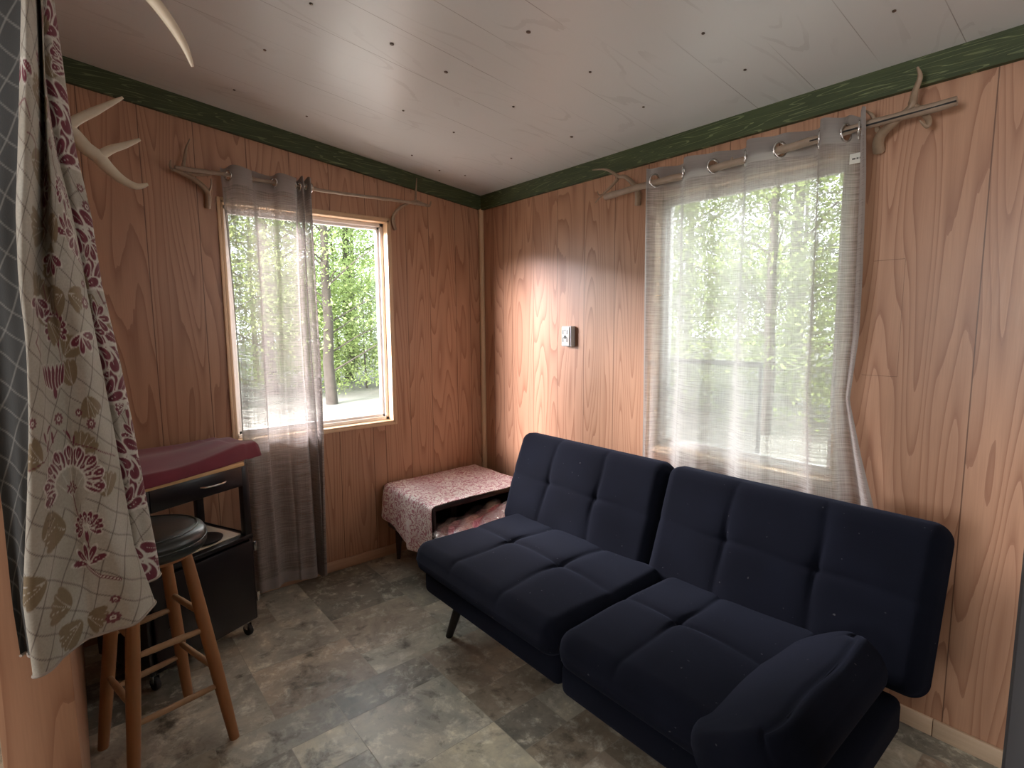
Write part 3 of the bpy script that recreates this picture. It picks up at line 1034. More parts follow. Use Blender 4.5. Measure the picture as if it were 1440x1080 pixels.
# sofa ------------------------------------------------------------------------
def pillow(w_, d_, t_, colx, rowy, rnd=.06, crown=.012, groove=.020, N=110, edge=.055, seamy=True, partial=0.75):
    """tufted cushion lying flat: x 0..w, y 0..d, z 0..t"""
    nx = N
    ny = max(40, int(N * d_ / w_))
    xs = np.linspace(0, 1, nx); ys = np.linspace(0, 1, ny)
    xs = 0.5 - 0.5 * np.cos(PI * xs) * (1 - 0) if False else xs
    GX, GY = np.meshgrid(xs, ys)
    x = GX * w_; y = GY * d_
    # round the corners of the outline
    cx = np.clip(x, rnd, w_ - rnd); cy = np.clip(y, rnd, d_ - rnd)
    dx, dy = x - cx, y - cy
    L = np.hypot(dx, dy); mx = np.maximum(np.abs(dx), np.abs(dy))
    k = np.where(L > 1e-9, mx / np.maximum(L, 1e-9), 1)
    px, py = cx + dx * k, cy + dy * k
    # distance to the outline
    ex = np.minimum(x, w_ - x); ey = np.minimum(y, d_ - y)
    e = np.minimum(ex, ey)
    e = np.where((ex < rnd) & (ey < rnd), np.maximum(rnd - np.maximum(rnd - ex, rnd - ey), 0), e)
    q = np.clip(e / edge, 0, 1)
    prof = np.sqrt(np.clip(1 - (1 - q) ** 2, 0, 1))
    top = (t_ / 2) * prof
    bot = -(t_ / 2) * prof
    cr_ = crown * np.sin(PI * np.clip(GX, 0, 1)) * np.sin(PI * np.clip(GY, 0, 1))
    g = np.zeros_like(x)
    rs = [0] + list(rowy) + [1]; cs = [0] + list(colx) + [1]
    for c in colx:
        gx = np.exp(-((x - c * w_ - .004 * np.sin(y * 23 + c * 9)) / .009) ** 2)
        near = sum(np.exp(-((y - r * d_) / .10) ** 2) for r in rowy) if rowy else 1
        g += gx * (partial * np.clip(near, 0, 1) + (1 - partial) + .25 * np.exp(-(e / .09) ** 2))
        g += .45 * np.exp(-((x - c * w_) / .028) ** 2)
    for r in rowy:
        gy = np.exp(-((y - r * d_ - .004 * np.sin(x * 19)) / .009) ** 2)
        near = sum(np.exp(-((x - c * w_) / .10) ** 2) for c in colx) if colx else 1
        g += gy * (partial * np.clip(near, 0, 1) + (1 - partial))
        g += .45 * np.exp(-((y - r * d_) / .028) ** 2)
    for c in colx:
        for r in rowy:
            g += .5 * np.exp(-(((x - c * w_) ** 2 + (y - r * d_) ** 2) / .03 ** 2))
    top = top + (cr_ + crown * .3) * prof - groove * g * prof ** 0.5
    rn = np.random.RandomState(int(w_ * 1000 + t_ * 777))
    for _ in range(10):
        a, b, ph = rn.uniform(4, 16), rn.uniform(4, 16), rn.uniform(0, 6)
        top += .0011 * np.sin(a * x + b * y + ph) * prof
    n = nx * ny
    V = [(px[j, i], py[j, i], t_ / 2 + top[j, i]) for j in range(ny) for i in range(nx)]
    V += [(px[j, i], py[j, i], t_ / 2 + bot[j, i]) for j in range(ny) for i in range(nx)]
    F = grid_faces(nx, ny) + [(f[3] + n, f[2] + n, f[1] + n, f[0] + n) for f in grid_faces(nx, ny)]
    # stitch the rims
    rim = [i for i in range(nx)] + [j * nx + nx - 1 for j in range(1, ny)] + [(ny - 1) * nx + i for i in range(nx - 2, -1, -1)] + [j * nx for j in range(ny - 2, 0, -1)]
    for a, b in zip(rim, rim[1:] + rim[:1]):
        F.append((a, a + n, b + n, b))
    return V, F


def cushion(name, mat4, w_, d_, t_, colx, rowy, parent, **kw):
    V, F = pillow(w_, d_, t_, colx, rowy, **kw)
    V = [mat4 @ Vector(v) for v in V]
    o = obj(name, V, F, MAT['sofa'], parent, True)
    return o


SX0, SXM, SX1 = -2.185, -1.262, -0.335
sofa = empty('futon_sofa', ((SX0 + SX1) / 2, 1.5, 0), 0, 'dark navy-black tufted futon sofa under the big curtained window', 'sofa')
so = Vector(sofa.location)
T = Matrix.Translation
lean = math.atan2(.16, .44)
# local frames are relative to the sofa's own origin
backm = lambda x0: T(Vector((x0, 1.705, .352)) - so) @ Matrix.Rotation(PI / 2 - lean, 4, 'X') @ Matrix.Scale(-1, 4, (0, 0, 1)) if False else None


def back_frame(x0):
    # x along sofa, y up the back, z towards the room
    ex = Vector((1, 0, 0)); ey = Vector((0, math.sin(lean), math.cos(lean))); ez = ex.cross(ey)
    ez = Vector((0, -math.cos(lean), math.sin(lean)))
    m_ = Matrix((ex, ey, ez)).transposed().to_4x4()
    m_.translation = Vector((x0, 1.815, .318)) - so
    return m_


wb = SXM - SX0 + .004
b1 = cushion('backrest', back_frame(SX0), wb, .50, .125, (.315, .655), (.53,), sofa, rnd=.055, groove=.0075, crown=.016)
b2 = cushion('backrest', back_frame(SXM - .004), SX1 - SXM + .004, .50, .125, (.33, .665), (.53,), sofa, rnd=.055, groove=.0075, crown=.016)
seat1 = T(Vector((-2.080, 1.115, .300)) - so)
cushion('seat_cushion', seat1, 2.080 - 1.165, .655, .125, (.335, .67), (.52,), sofa, rnd=.07, groove=.0085, crown=.018)
seat2 = T(Vector((-1.172, 1.115, .300)) - so)
cushion('seat_cushion', seat2, .60, .655, .125, (.42,), (.52,), sofa, rnd=.07, groove=.0085, crown=.018)
# lower padded decks
MB().box((-2.03, 1.150, .205), (-1.172, 1.80, .318), .028, T(-so), 4).build('seat_base', MAT['sofa'], sofa)
MB().box((-1.168, 1.150, .195), (-.400, 1.80, .312), .028, T(-so), 4).build('seat_base', MAT['sofa'], sofa)
# arm folded half down at the right end
ex = Vector((0, 1, 0))
A = Vector((-.685, 0, .400)); B = Vector((-.445, 0, .560))
ey = (B - A).normalized(); ez = Vector((-ey.z, 0, ey.x))
am = Matrix((ex, ey, ez)).transposed().to_4x4()
am.translation = Vector((A.x, 1.025, A.z)) - ez * .125 - so
V_, F_ = pillow(.655, .300, .125, (), (.885,), rnd=.125, crown=.012, groove=.010, edge=.040, partial=0)
F_ = [tuple(reversed(f)) for f in F_]
arm = obj('armrest', [am @ Vector(v) for v in V_], F_, MAT['sofa'], sofa, True)
sp = MB()
P0 = []
for k in range(25):
    t = k / 24
    P0.append(am @ Vector((.12 + .43 * t, .2655, .114)))
sp.tube(P0, .0035, 8)
sp.build('arm_seam', MAT['sofa'], arm)
for nm, (x0, y0, x1, y1) in enumerate(((-1.965, 1.225, -1.90, 1.26), (-.50, 1.225, -.55, 1.26), (-1.965, 1.74, -1.90, 1.70), (-.50, 1.74, -.55, 1.70))):
    MB().tube([Vector((x0 + .018, y0, 0)) - so, Vector((x1 + .018, y1, .215)) - so], [.016, .024], 14).build('leg', MAT['leg_black'], sofa)

# corner table, its cloth and the bag on its shelf ---------------------------
TZ = .46
tbl = empty('side_table', (-2.60, 1.68, 0), 0, 'low dark wood corner table with an open shelf half hidden by the sofa', 'table')
to = Vector(tbl.location)
tx0, tx1, ty0, ty1 = -2.868, -2.345, 1.395, 2.03
MB().box((tx0, ty0, TZ - .02), (tx1, ty1, TZ), .006, T(-to)).build('tabletop', MAT['espresso'], tbl)
MB().box((tx0, ty0, .20), (tx1, ty1, .215), .003, T(-to)).build('shelf', MAT['espresso'], tbl)
MB().box((tx0 + .02, ty0, .215), (tx1 - .0, ty0 + .018, TZ - .02), .002, T(-to)).build('side_panel', MAT['espresso'], tbl)
MB().box((tx0 + .02, ty1 - .018, .215), (tx1 - .0, ty1, TZ - .02), .002, T(-to)).build('side_panel', MAT['espresso'], tbl)
MB().box((tx0, ty0, .215), (tx0 + .018, ty1, TZ - .02), .002, T(-to)).build('back_panel', MAT['espresso'], tbl)
dv = MB().box((-2.60, 1.66, .215), (-2.585, 1.70, TZ - .02), .002, T(-to)).build('divider', MAT['espresso'], tbl)
MB().box((tx1 - .012, ty0, TZ - .028), (tx1 + .003, ty1, TZ - .004), .003, T(-to)).build('front_rail', MAT['espresso'], tbl)
for (x, y) in ((tx0 + .03, ty0 + .055), (tx1 - .05, ty0 + .055), (tx0 + .03, ty1 - .055), (tx1 - .05, ty1 - .055)):
    MB().tube([Vector((x + .01, y - .012 * (1 if y < 1.7 else -1), 0)) - to, Vector((x, y, .202)) - to], [.014, .024], 4, cap=True).build('leg', MAT['espresso'], tbl, smooth=False)

# cloth over the corner table: covers the top, falls over the left side
cw = Vector((tx1 - tx0 + .024, ty1 - ty0 + .02, 0))
nu, nv = 70, 110
V = []
drop = .285
total = (ty1 + .012 - (ty0 - .010)) + drop
for j in range(nv):
    s = total * j / (nv - 1)
    for i in range(nu):
        u = i / (nu - 1)
        x = tx0 - .004 + u * (tx1 - tx0 + .010)
        if s < ty1 + .012 - (ty0 - .010):
            y = ty1 + .010 - s
            z = TZ + .004 + .0015 * math.sin(x * 31 + y * 11) + .001 * math.sin(y * 47)
            if x > tx1 - .01: z -= .000
            edge = (y - (ty0 - .010))
            if edge < .03: z -= .012 * (1 - edge / .03) ** 2
        else:
            dn = s - (ty1 + .012 - (ty0 - .010))
            hem = 1.0 - .36 * (1 - u) ** 1.5 - .04 * math.sin(u * 9)
            dn = dn * hem
            wave = (dn / drop) * (.016 * math.sin(u * 11 + .6) + .008 * math.sin(u * 23))
            y = ty0 - .012 - .010 * (1 - math.exp(-dn / .03)) - max(-.006, wave) - .012 * dn / drop
            z = TZ - .008 - dn
            x += (.03 * (dn / drop) * (u - .3))
            x = max(x, XW + .016)
        V.append((x, y, z))
cl = obj('table_cover', V, grid_faces(nu, nv), MAT['tablecloth'], None, True)
sm = cl.modifiers.new('thickness', 'SOLIDIFY'); sm.thickness = .003; sm.offset = 1
tag(cl, 'pink and cream patterned cloth draped over the low corner table', 'tablecloth')

# bag of fabric on the shelf
bag = empty('fabric_bag', (-2.275, 1.655, .216), 0, 'clear plastic bag of folded rose-pink fabric on the corner table shelf', 'bag')
bo = Vector(bag.location)


def lump(cx, cy, cz, sx, sy, sz, seed, nz=36, pinch=0.0, rough=.05):
    rn = random.Random(seed)
    ks = [(rn.uniform(2, 7), rn.uniform(2, 7), rn.uniform(2, 7), rn.uniform(0, 6)) for _ in range(9)]
    V, F = [], []
    M_ = nz * 2
    for j in range(nz + 1):
        th = PI * j / nz
        for i in range(M_):
            ph = 2 * PI * i / M_
            d = Vector((math.sin(th) * math.cos(ph), math.sin(th) * math.sin(ph), math.cos(th)))
            # squarish
            e = 3.2
            q = (abs(d.x) ** e + abs(d.y) ** e + abs(d.z) ** e) ** (-1 / e)
            r = q * (1 + sum(rough * .35 * math.sin(a * d.x * 1.6 + b * d.y * 2.2 + c * d.z * 1.8 + p) for a, b, c, p in ks))
            r *= 1 - pinch * abs(math.sin(ph * 6)) * .04
            z = cz + sz * max(-1, d.z * r)
            V.append((cx + sx * d.x * r, cy + sy * d.y * r, max(z, 0.001)))
    for j in range(nz):
        for i in range(M_):
            i2 = (i + 1) % M_
            F.append((j * M_ + i, (j + 1) * M_ + i, (j + 1) * M_ + i2, j * M_ + i2))
    return V, F


V, F = lump(0, 0, .066, .135, .24, .062, 3, rough=.07)
V = [(x, y, z + max(0, (y - .02)) * .26 * (z / .12)) for x, y, z in V]
obj('folded_fabric', V, F, MAT['bagfabric'], bag, True)
V, F = lump(0, -.01, .072, .155, .262, .070, 5, rough=.17, pinch=1)
V = [(x + (.03 if (x > .1 and y < -.1) else 0), y, z + max(0, (y - .02)) * .26 * (z / .13)) for x, y, z in V]
obj('plastic_film', V, F, MAT['film'], bag, True)

# gathered corner of the plastic
tp = [Vector(p) for p in ((.06, -.235, .075), (.075, -.275, .085), (.085, -.315, .092), (.10, -.345, .086))]
MB().tube(tp, [.034, .018, .009, .017], 9, cap=False, sub=3).build('twisted_corner', MAT['film2'], bag)

# kitchen cart ------------------------------------------------------------
CF = Vector((-2.536, .575, 0))           # front right foot of the body
ang = math.atan2(-.392, .177)            # direction from front right to front left corner
dl = Vector((math.cos(ang), math.sin(ang), 0)); dbk = Vector((dl.y, -dl.x, 0))
if dbk.x > 0: dbk = -dbk
cart = empty('kitchen_cart', CF, 0, 'black rolling kitchen cart with drawer, open shelf and cupboard door left of the window', 'cart')
cm = Matrix((dl, dbk, Vector((0, 0, 1)))).transposed().to_4x4()   # local x: along front to the left, y: to the back, z up
CW, CD = .47, .355


def cbox(name, lo, hi, mat, bev=.003, parent=None):
    mb = MB().box(lo, hi, bev, cm)
    return mb.build(name, mat, parent or cart, angle=30)


ZB, ZS, ZD, ZT = .075, .475, .690, .795
cbox('side_panel', (0, 0, ZB), (.018, CD, ZS), MAT['black'])
cbox('side_panel', (CW - .018, 0, ZB), (CW, CD, ZS), MAT['black'])
cbox('bottom_panel', (.018, 0.0, ZB), (CW - .018, CD, ZB + .018), MAT['black'])
cbox('back_panel', (.018, CD - .012, ZB), (CW - .018, CD, ZS - .02), MAT['black'])
for (x, y) in ((0, 0), (CW - .05, 0), (0, CD - .03), (CW - .05, CD - .03)):
    cbox('post', (x, y, ZS), (x + .05 if x else .034, y + .03, ZT), MAT['black'], .004)
cbox('shelf', (0, -.004, ZS - .02), (CW, CD, ZS), MAT['black'])
tray = cbox('tray_panel', (.036, .03, ZS), (CW - .07, CD - .04, ZS + .006), MAT['cream_tray'], .002)
dr = cbox('drawer', (.034, -.002, ZD + .012), (CW - .05, .30, ZT - .004), MAT['black'], .003)
hp = []
for k in range(13):
    t = k / 12
    hp.append(cm @ Vector((.115 + .11 * t, -.004 - .026 * math.sin(PI * t) ** .5, .748)))
MB().tube(hp, .0045, 10).build('handle', MAT['chrome'], dr)
cbox('top_panel', (0, 0, ZT - .012), (CW, CD, ZT), MAT['black'])
door = cbox('door', (.020, -.016, ZB + .012), (CW - .02, .0, ZS - .026), MAT['black'], .003)
hp = []
for k in range(13):
    t = k / 12
    hp.append(cm @ Vector((.40 + .0 * t, -.017 - .026 * math.sin(PI * t) ** .5, .24 + .11 * t)))
MB().tube(hp, .0045, 10).build('handle', MAT['chrome'], door)
for z in (.40, .165):
    cbox('hinge', (-.002, -.022, z), (.012, -.014, z + .042), MAT['chrome'], .001, door)
for (x, y) in ((.03, .03), (CW - .03, .03), (.03, CD - .035), (CW - .03, CD - .035)):
    c = MB()
    c.box((x - .014, y - .014, ZB - .010), (x + .014, y + .014, ZB), .001, cm)
    c.box((x - .013, y - .010, .030), (x - .010, y + .010, ZB - .008), .001, cm)
    c.box((x + .010, y - .010, .030), (x + .013, y + .010, ZB - .008), .001, cm)
    co = c.build('caster', MAT['chrome'], cart, angle=30)
    wm = cm @ T(Vector((x, y, .025))) @ Matrix.Rotation(PI / 2, 4, 'Y')
    MB().lathe([(.012, -.009), (.023, -.009), (.025, -.006), (.025, .006), (.023, .009), (.012, .009)], 20, wm).build('wheel', MAT['rubber'], co)

# round dark burner plate on the tray
pl = MB().lathe([(.062, 0), (.074, .004), (.078, .012), (.070, .013), (.055, .008), (.004, .008)], 30)
plo = pl.build('round_pan', MAT['dark_iron'])
plo.location = CF + (cm.to_3x3() @ Vector((.165, .10, ZS + .0062)))
tag(plo, 'shallow round dark pan lying on the cream cart shelf behind the stool', 'pan')

# wooden board on the cart
bd = MB()
bd.box((.035, -.024, 0), (CW + .012, CD - .02, .016), .003, cm)
bdo = bd.build('cutting_board', MAT['board'])
bdo.location = CF + Vector((0, 0, ZT + .0005))
tag(bdo, 'pale wooden board on the black cart, poking out under the maroon cloth', 'cutting board')

# maroon cloth, a thick folded pile sagging over the board
nu, nv = 60, 44
V = []
zb = ZT + .019
for lay in (0, 1):
    for j in range(nv):
        for i in range(nu):
            u, v = i / (nu - 1), j / (nv - 1)
            x = -.085 + u * (CW + .098)
            y = -.018 + v * (CD + .0)
            e = min(u, 1 - u, v, 1 - v)
            if lay:
                hgt = .062 * min(1, (e / .03)) ** .35
                hgt *= (1.0 - .28 * math.exp(-((v - .05) / .16) ** 2) * (1 - math.exp(-(u / .5) ** 2)))
                hgt += .006 * math.sin(u * 7 + v * 3) + .004 * math.sin(v * 13 + u * 2)
                z = zb + max(.004, hgt)
            else:
                z = zb
            y2 = y - .030 * math.exp(-((u - .95) / .5) ** 2) * (1 - v) + .035 * math.exp(-((u - .0) / .25) ** 2) * (1 - v)
            if x < 0: z -= .004
            V.append(cm @ Vector((x, y2, z)))
n = nu * nv
F = [(f[3], f[2], f[1], f[0]) for f in grid_faces(nu, nv)] + [tuple(q + n for q in f) for f in grid_faces(nu, nv)]
rim = [i for i in range(nu)] + [j * nu + nu - 1 for j in range(1, nv)] + [(nv - 1) * nu + i for i in range(nu - 2, -1, -1)] + [j * nu for j in range(nv - 2, 0, -1)]
for a, b in zip(rim, rim[1:] + rim[:1]): F.append((a, b, b + n, a + n))
mc = obj('folded_cloth', V, F, MAT['maroon'], None, True)
mc.location = CF
tag(mc, 'folded maroon cloth lying on top of the black kitchen cart', 'cloth')

# bar stool ------------------------------------------------------------------
SC = Vector((-2.045, .150, 0))
st = empty('bar_stool', SC, 0, 'wooden four-legged bar stool with round black padded seat beside the cart', 'stool')
feet = [Vector(p) for p in ((-1.916, .337, 0), (-2.232, .250, 0), (-2.150, -.012, 0), (-1.862, .050, 0))]
zl = .672
legs = []
for f in feet:
    top = SC + (f - SC) * .50
    top.z = zl
    f2, t2 = f - SC, top - SC
    legs.append((f2, t2))
    pts = [f2.lerp(t2, k / 6) for k in range(7)]
    MB().tube(pts, [.0155, .018, .0195, .0200, .0195, .0185, .0165], 14).build('leg', MAT['stool_wood'], st)
pr = [(0, 3, .40), (0, 3, .20), (0, 1, .455), (0, 1, .255), (1, 2, .40), (1, 2, .20), (2, 3, .455), (2, 3, .255)]
for a, b, z in pr:
    pa = legs[a][0].lerp(legs[a][1], z / zl); pb = legs[b][0].lerp(legs[b][1], z / zl)
    N = 18
    rn = random.Random(int(z * 1000) + a)
    pts = [pa.lerp(pb, k / N) for k in range(N + 1)]
    MB().tube(pts, [(.0085 + .002 * math.sin(PI * k / N)) * (1 + .05 * rn.uniform(-1, 1)) for k in range(N + 1)], 10).build('rung', MAT['rung_wood'], st)
MB().lathe([(.10, .655), (.135, .660), (.135, .676), (.10, .676)], 40).build('seat_plate', MAT['stool_wood'], st)
seat = MB().lathe([(.01, .674), (.150, .674), (.163, .680), (.168, .690), (.169, .702), (.1665, .708), (.1685, .713), (.168, .722), (.160, .736), (.148, .743), (.11, .749), (.05, .751), (.002, .751)], 56)
s_ = seat.build('seat', MAT['stool_vinyl'], st, angle=70)
pp = MB()
pp.torus(.1675, .003, T(Vector((0, 0, .7085))), 56, 8)
pp.torus(.1425, .0028, T(Vector((0, 0, .7455))), 56, 8)
pp.build('piping', MAT['stool_vinyl'], s_)

# grey cabinet edge at the right border of the view
gx = MB().box((-.076, .74, .0), (.50, 1.30, 1.34), .012)
go = empty('grey_cabinet', (.2, 1.0, 0), 0, 'dark grey cabinet standing close by at the right edge of the room', 'cabinet')
o_ = gx.build('body', MAT['grey_box'], go)
o_.location = -Vector(go.location)
cdoor = MB().box((-.040, .722, .06), (.49, .739, 1.19), .004).build('door', MAT['grey_box'], go)
cdoor.location = -Vector(go.location)
chn = MB().tube([(.43, .700, .62), (.43, .700, .80)], .006, 10).tube([(.43, .722, .63), (.43, .700, .63)], .005, 8).tube([(.43, .722, .79), (.43, .700, .79)], .005, 8).build('handle', MAT['chrome'], cdoor)

# floral curtain in the doorway ------------------------------------------------
def tab(pairs):
    a = np.array(pairs, float)
    return lambda y: float(np.interp(y, a[:, 0], a[:, 1]))


R3 = tab([(-80, 66), (0, 76), (100, 90), (200, 104), (300, 128), (400, 143), (500, 167), (600, 187), (700, 205), (800, 225)])
C23 = tab([(-80, 56), (0, 60), (100, 62), (200, 75), (300, 100), (400, 118), (500, 137), (600, 156), (700, 173), (815, 183)])
PR = tab([(-80, 58), (0, 61), (100, 63), (200, 76), (300, 101), (400, 119), (500, 138), (600, 157), (700, 174), (770, 186), (810, 202), (860, 219)])
LE = tab([(-80, 30), (0, 30), (100, 28), (200, 26), (300, 23), (400, 27), (480, 38), (600, 42), (700, 40), (850, 34), (960, 50)])
C12 = tab([(-80, 47), (0, 56), (100, 60), (200, 62), (300, 61), (400, 56), (480, 68), (600, 80), (960, 110)])
BK = tab([(-80, -60), (0, -45), (200, -42), (400, -38), (560, -22), (700, 4), (850, 20), (960, 38)])


def place(pxf, dist, z):
    y = 540.0
    for _ in range(12):
        d = ray(pxf(y), y)
        h = math.hypot(d.x, d.y)
        P = EYE + d * (dist / h)
        P.z = z
        v = P - EYE
        y = 540 - FPX * v.dot(UP) / v.dot(FWD)
    return P


def ctrl(z):
    t = (2.14 - z) / 1.34
    k = min(1, max(0, (z - 1.35) / .3))   # strength of the upper fold
    L = lambda f, o: (lambda y: f(y) + o)
    mix = lambda f, g, a: (lambda y: f(y) * (1 - a) + g(y) * a)
    return [place(L(C23, -24), 1.50, z), place(L(C23, -4), 1.49, z), place(mix(C23, R3, .45), 1.48, z), place(R3, 1.52, z), place(mix(C23, R3, .3), 1.58, z),
            place(L(PR, -22), 1.46, z), place(L(PR, -4), 1.40, z), place(PR, 1.345, z), place(mix(C12, PR, .66), 1.285, z), place(mix(C12, PR, .3), 1.285 , z),
            place(C12, 1.265 + .075 * k, z), place(mix(LE, C12, .5), 1.215 - .02 * k, z), place(LE, 1.195, z), place(L(LE, 9), 1.262, z), place(mix(LE, BK, .4), 1.292, z), place(BK, 1.300, z)]


NU_PER = 30
rows_z = list(np.linspace(2.14, .80, 30))
CTRL = [ctrl(z) for z in rows_z]
nc = len(CTRL[0])


def crom(p0, p1, p2, p3, t):
    return 0.5 * ((2 * p1) + (p2 - p0) * t + (2 * p0 - 5 * p1 + 4 * p2 - p3) * t * t + (3 * p1 - p0 - 3 * p2 + p3) * t ** 3)


segu = [24, 24, 40, 24, 24, 20, 24, 44, 44, 36, 44, 40, 20, 30, 30]
PARAM = []   # (segment index + fraction)
for s_i, cnt in enumerate(segu):
    for k in range(cnt): PARAM.append(s_i + k / cnt)
PARAM.append(nc - 1 - 1e-6)
ZN = 520
zz = np.linspace(2.14, .80, ZN)
C3 = np.array([[tuple(p) for p in row] for row in CTRL])        # rows x nc x 3
# interpolate rows smoothly in z
ridx = np.linspace(0, len(rows_z) - 1, ZN)
r0 = np.clip(ridx.astype(int), 0, len(rows_z) - 2); rt = (ridx - r0)[:, None, None]
CZ = C3[r0] * (1 - rt) + C3[r0 + 1] * rt
pa = np.array(PARAM)
si = np.clip(pa.astype(int), 0, nc - 2); tt = (pa - si)[None, :, None]
g = lambda k: CZ[:, np.clip(k, 0, nc - 1), :]
PTS = crom(g(si - 1), g(si), g(si + 1), g(si + 2), tt)
PTS[:, :, 2] = zz[:, None]
# soft ripples and a header that gathers on the rod
fall = (2.14 - zz)[:, None] / 1.34
PTS[:, :, 0] += .004 * np.sin(pa * 5.1)[None, :] * fall + .003 * np.sin(zz * 13)[:, None] * np.sin(pa * 2.3)[None, :]
PTS[:, :, 1] += .0025 * np.sin(pa * 4.0 + 1)[None, :] * fall
# ---- woven pattern, in cloth coordinates (metres)
LI, PI_ = 12.0, 7.0        # control index of left edge and right edge of the front panel
S = (LI - pa) / (LI - PI_)                                      # 0 at left edge, 1 at right edge, beyond outside
Ug = np.repeat((S * .245)[None, :], ZN, 0)
Zg = np.repeat(zz[:, None], len(pa), 1)
rear = (pa < 6.0)
Ug = np.where(rear[None, :], Ug * .75 + .11, Ug)


def cc(px, y):
    s = (px - LE(y)) / (PR(y) - LE(y)) if y < 790 else (px - LE(y)) / (PR(860) - LE(960) + 30)
    return s * .245, 1.4 - .0 + (D(px, y, 1.27).z - 1.4)


rgb = np.empty(Ug.shape + (3,))
CREAM, TAN, MAR, WHT, LIN = (.50, .49, .43), (.23, .175, .10), (.15, .012, .034), (.66, .65, .59), (.08, .055, .045)
rgb[:] = CREAM
nz_ = .5 + .25 * np.sin(Ug * 38 + 3 * np.sin(Zg * 11)) + .25 * np.sin(Zg * 29 + 2.2 * np.sin(Ug * 27 + 1))
rgb = rgb * (1 - .32 * nz_[..., None]) + np.array(TAN) * (.32 * nz_[..., None])


def paint(mask, col, a=1.0):
    mk = np.clip(mask, 0, 1)[..., None] * a
    rgb[:] = rgb * (1 - mk) + np.array(col) * mk


def ell(u, z, a, b, th=0.0, soft=.12, point=0.0):
    du, dz = Ug - u, Zg - z
    c, s = math.cos(th), math.sin(th)
    p, q = du * c + dz * s, -du * s + dz * c
    if point: q = q / np.clip(1 - point * np.clip(p / a, -1, 1), .1, 3)
    r = np.sqrt((p / a) ** 2 + (q / b) ** 2)
    return np.clip((1 - r) / soft, 0, 1)


def seg(pts, wd):
    mk = np.zeros_like(Ug)
    for (u0, z0), (u1, z1) in zip(pts, pts[1:]):
        L2 = (u1 - u0) ** 2 + (z1 - z0) ** 2 + 1e-12
        t = np.clip(((Ug - u0) * (u1 - u0) + (Zg - z0) * (z1 - z0)) / L2, 0, 1)
        d = np.hypot(Ug - u0 - t * (u1 - u0), Zg - z0 - t * (z1 - z0))
        mk = np.maximum(mk, np.clip((wd - d) / (wd * .5), 0, 1))
    return mk


def petal_ring(u, z, ra_, rb2, n, a0, a1, pa_, pb_, col=MAR, outline=True):
    for k in range(n):
        an = a0 + (a1 - a0) * k / max(1, n - 1)
        cu, cz_ = u + ra_ * math.cos(an), z + rb2 * math.sin(an)
        if outline: paint(ell(cu, cz_, pa_ * 1.28, pb_ * 1.35, an), WHT)
        paint(ell(cu, cz_, pa_, pb_, an, point=-.35), col)
        if outline: paint(seg([(cu - pa_ * .7 * math.cos(an), cz_ - pa_ * .7 * math.sin(an)), (cu + pa_ * .3 * math.cos(an), cz_ + pa_ * .3 * math.sin(an))], .0007), WHT, .8)


def floret(u, z, r):
    for k in range(8):
        an = k * PI / 4
        paint(ell(u + r * .62 * math.cos(an), z + r * .62 * math.sin(an), r * .42, r * .28, an), MAR, .9)
    paint(ell(u, z, r * .42, r * .42), WHT)
    paint(ell(u, z, r * .2, r * .2), MAR)


def carnation(u, z, r):
    petal_ring(u, z, r * .72, r * .62, 11, -.6, PI + .6, r * .42, r * .17)
    petal_ring(u, z + .1 * r, r * .36, r * .32, 9, -.3, PI + .3, r * .28, r * .10)
    paint(ell(u, z - .62 * r, r * .42, r * .16, PI / 2), MAR)
    paint(seg([(u, z - .7 * r), (u + .1 * r, z - 1.7 * r)], .0016), MAR)
    for k in range(6):
        an = PI * (.15 + .14 * k)
        paint(seg([(u, z - .3 * r), (u + .9 * r * math.cos(an), z + .75 * r * math.sin(an))], .0008), WHT, .85)


def crown(u, z, w_, h_):
    for k in range(7):
        f = (k - 3) / 3
        cu = u + f * w_ * .40
        paint(ell(cu, z + h_ * (.10 + .12 * abs(f)), h_ * (.52 - .05 * abs(f)), w_ * .105, PI / 2 + f * -.42, point=.25), WHT)
        paint(ell(cu, z + h_ * (.10 + .12 * abs(f)), h_ * (.47 - .05 * abs(f)), w_ * .078, PI / 2 + f * -.42, point=.25), MAR)
    paint(ell(u, z - h_ * .42, h_ * .22, w_ * .07, PI / 2), MAR)


def palmette(u, z, a, b):
    paint(ell(u, z, a * .80, b * .85), (.42, .40, .34))
    for k in range(9):
        an = -.30 + (PI + .6) * k / 8
        for j in (-1, 1):
            petal_ring(u, z, a * .80, b * .78, 1, an + j * .10, 0, a * .24, b * .13)
        petal_ring(u, z, a * .93, b * .92, 1, an, 0, a * .17, b * .11)
    for k in range(5):
        an = PI * (.1 + .2 * k)
        paint(seg([(u, z - b * .5), (u + a * .5 * math.cos(an), z - b * .05 + b * .45 * math.sin(an))], .0009), WHT, .9)
    for k in range(14):
        an = k * 2.4
        rr_ = a * .05 * math.sqrt(k + 1)
        paint(ell(u + rr_ * math.cos(an), z - b * .18 + rr_ * .8 * math.sin(an), a * .05, a * .025, an), MAR)
    paint(seg([(u, z - b * .4), (u + a * .10, z - b * 1.0), (u + a * .3, z - b * 1.35)], .0016), MAR)


def leafy(u, z, a, b, th):
    for k in range(5):
        o = (k - 2) * .32
        cu, cz_ = u + a * .45 * math.cos(th + o), z + a * .45 * math.sin(th + o)
        paint(ell(cu, cz_, a * .5, b * .38, th + o, soft=.1), TAN)
    for k in range(3):
        o = (k - 1) * .35
        paint(seg([(u, z), (u + a * .85 * math.cos(th + o), z + a * .85 * math.sin(th + o))], .0008), WHT, .7)


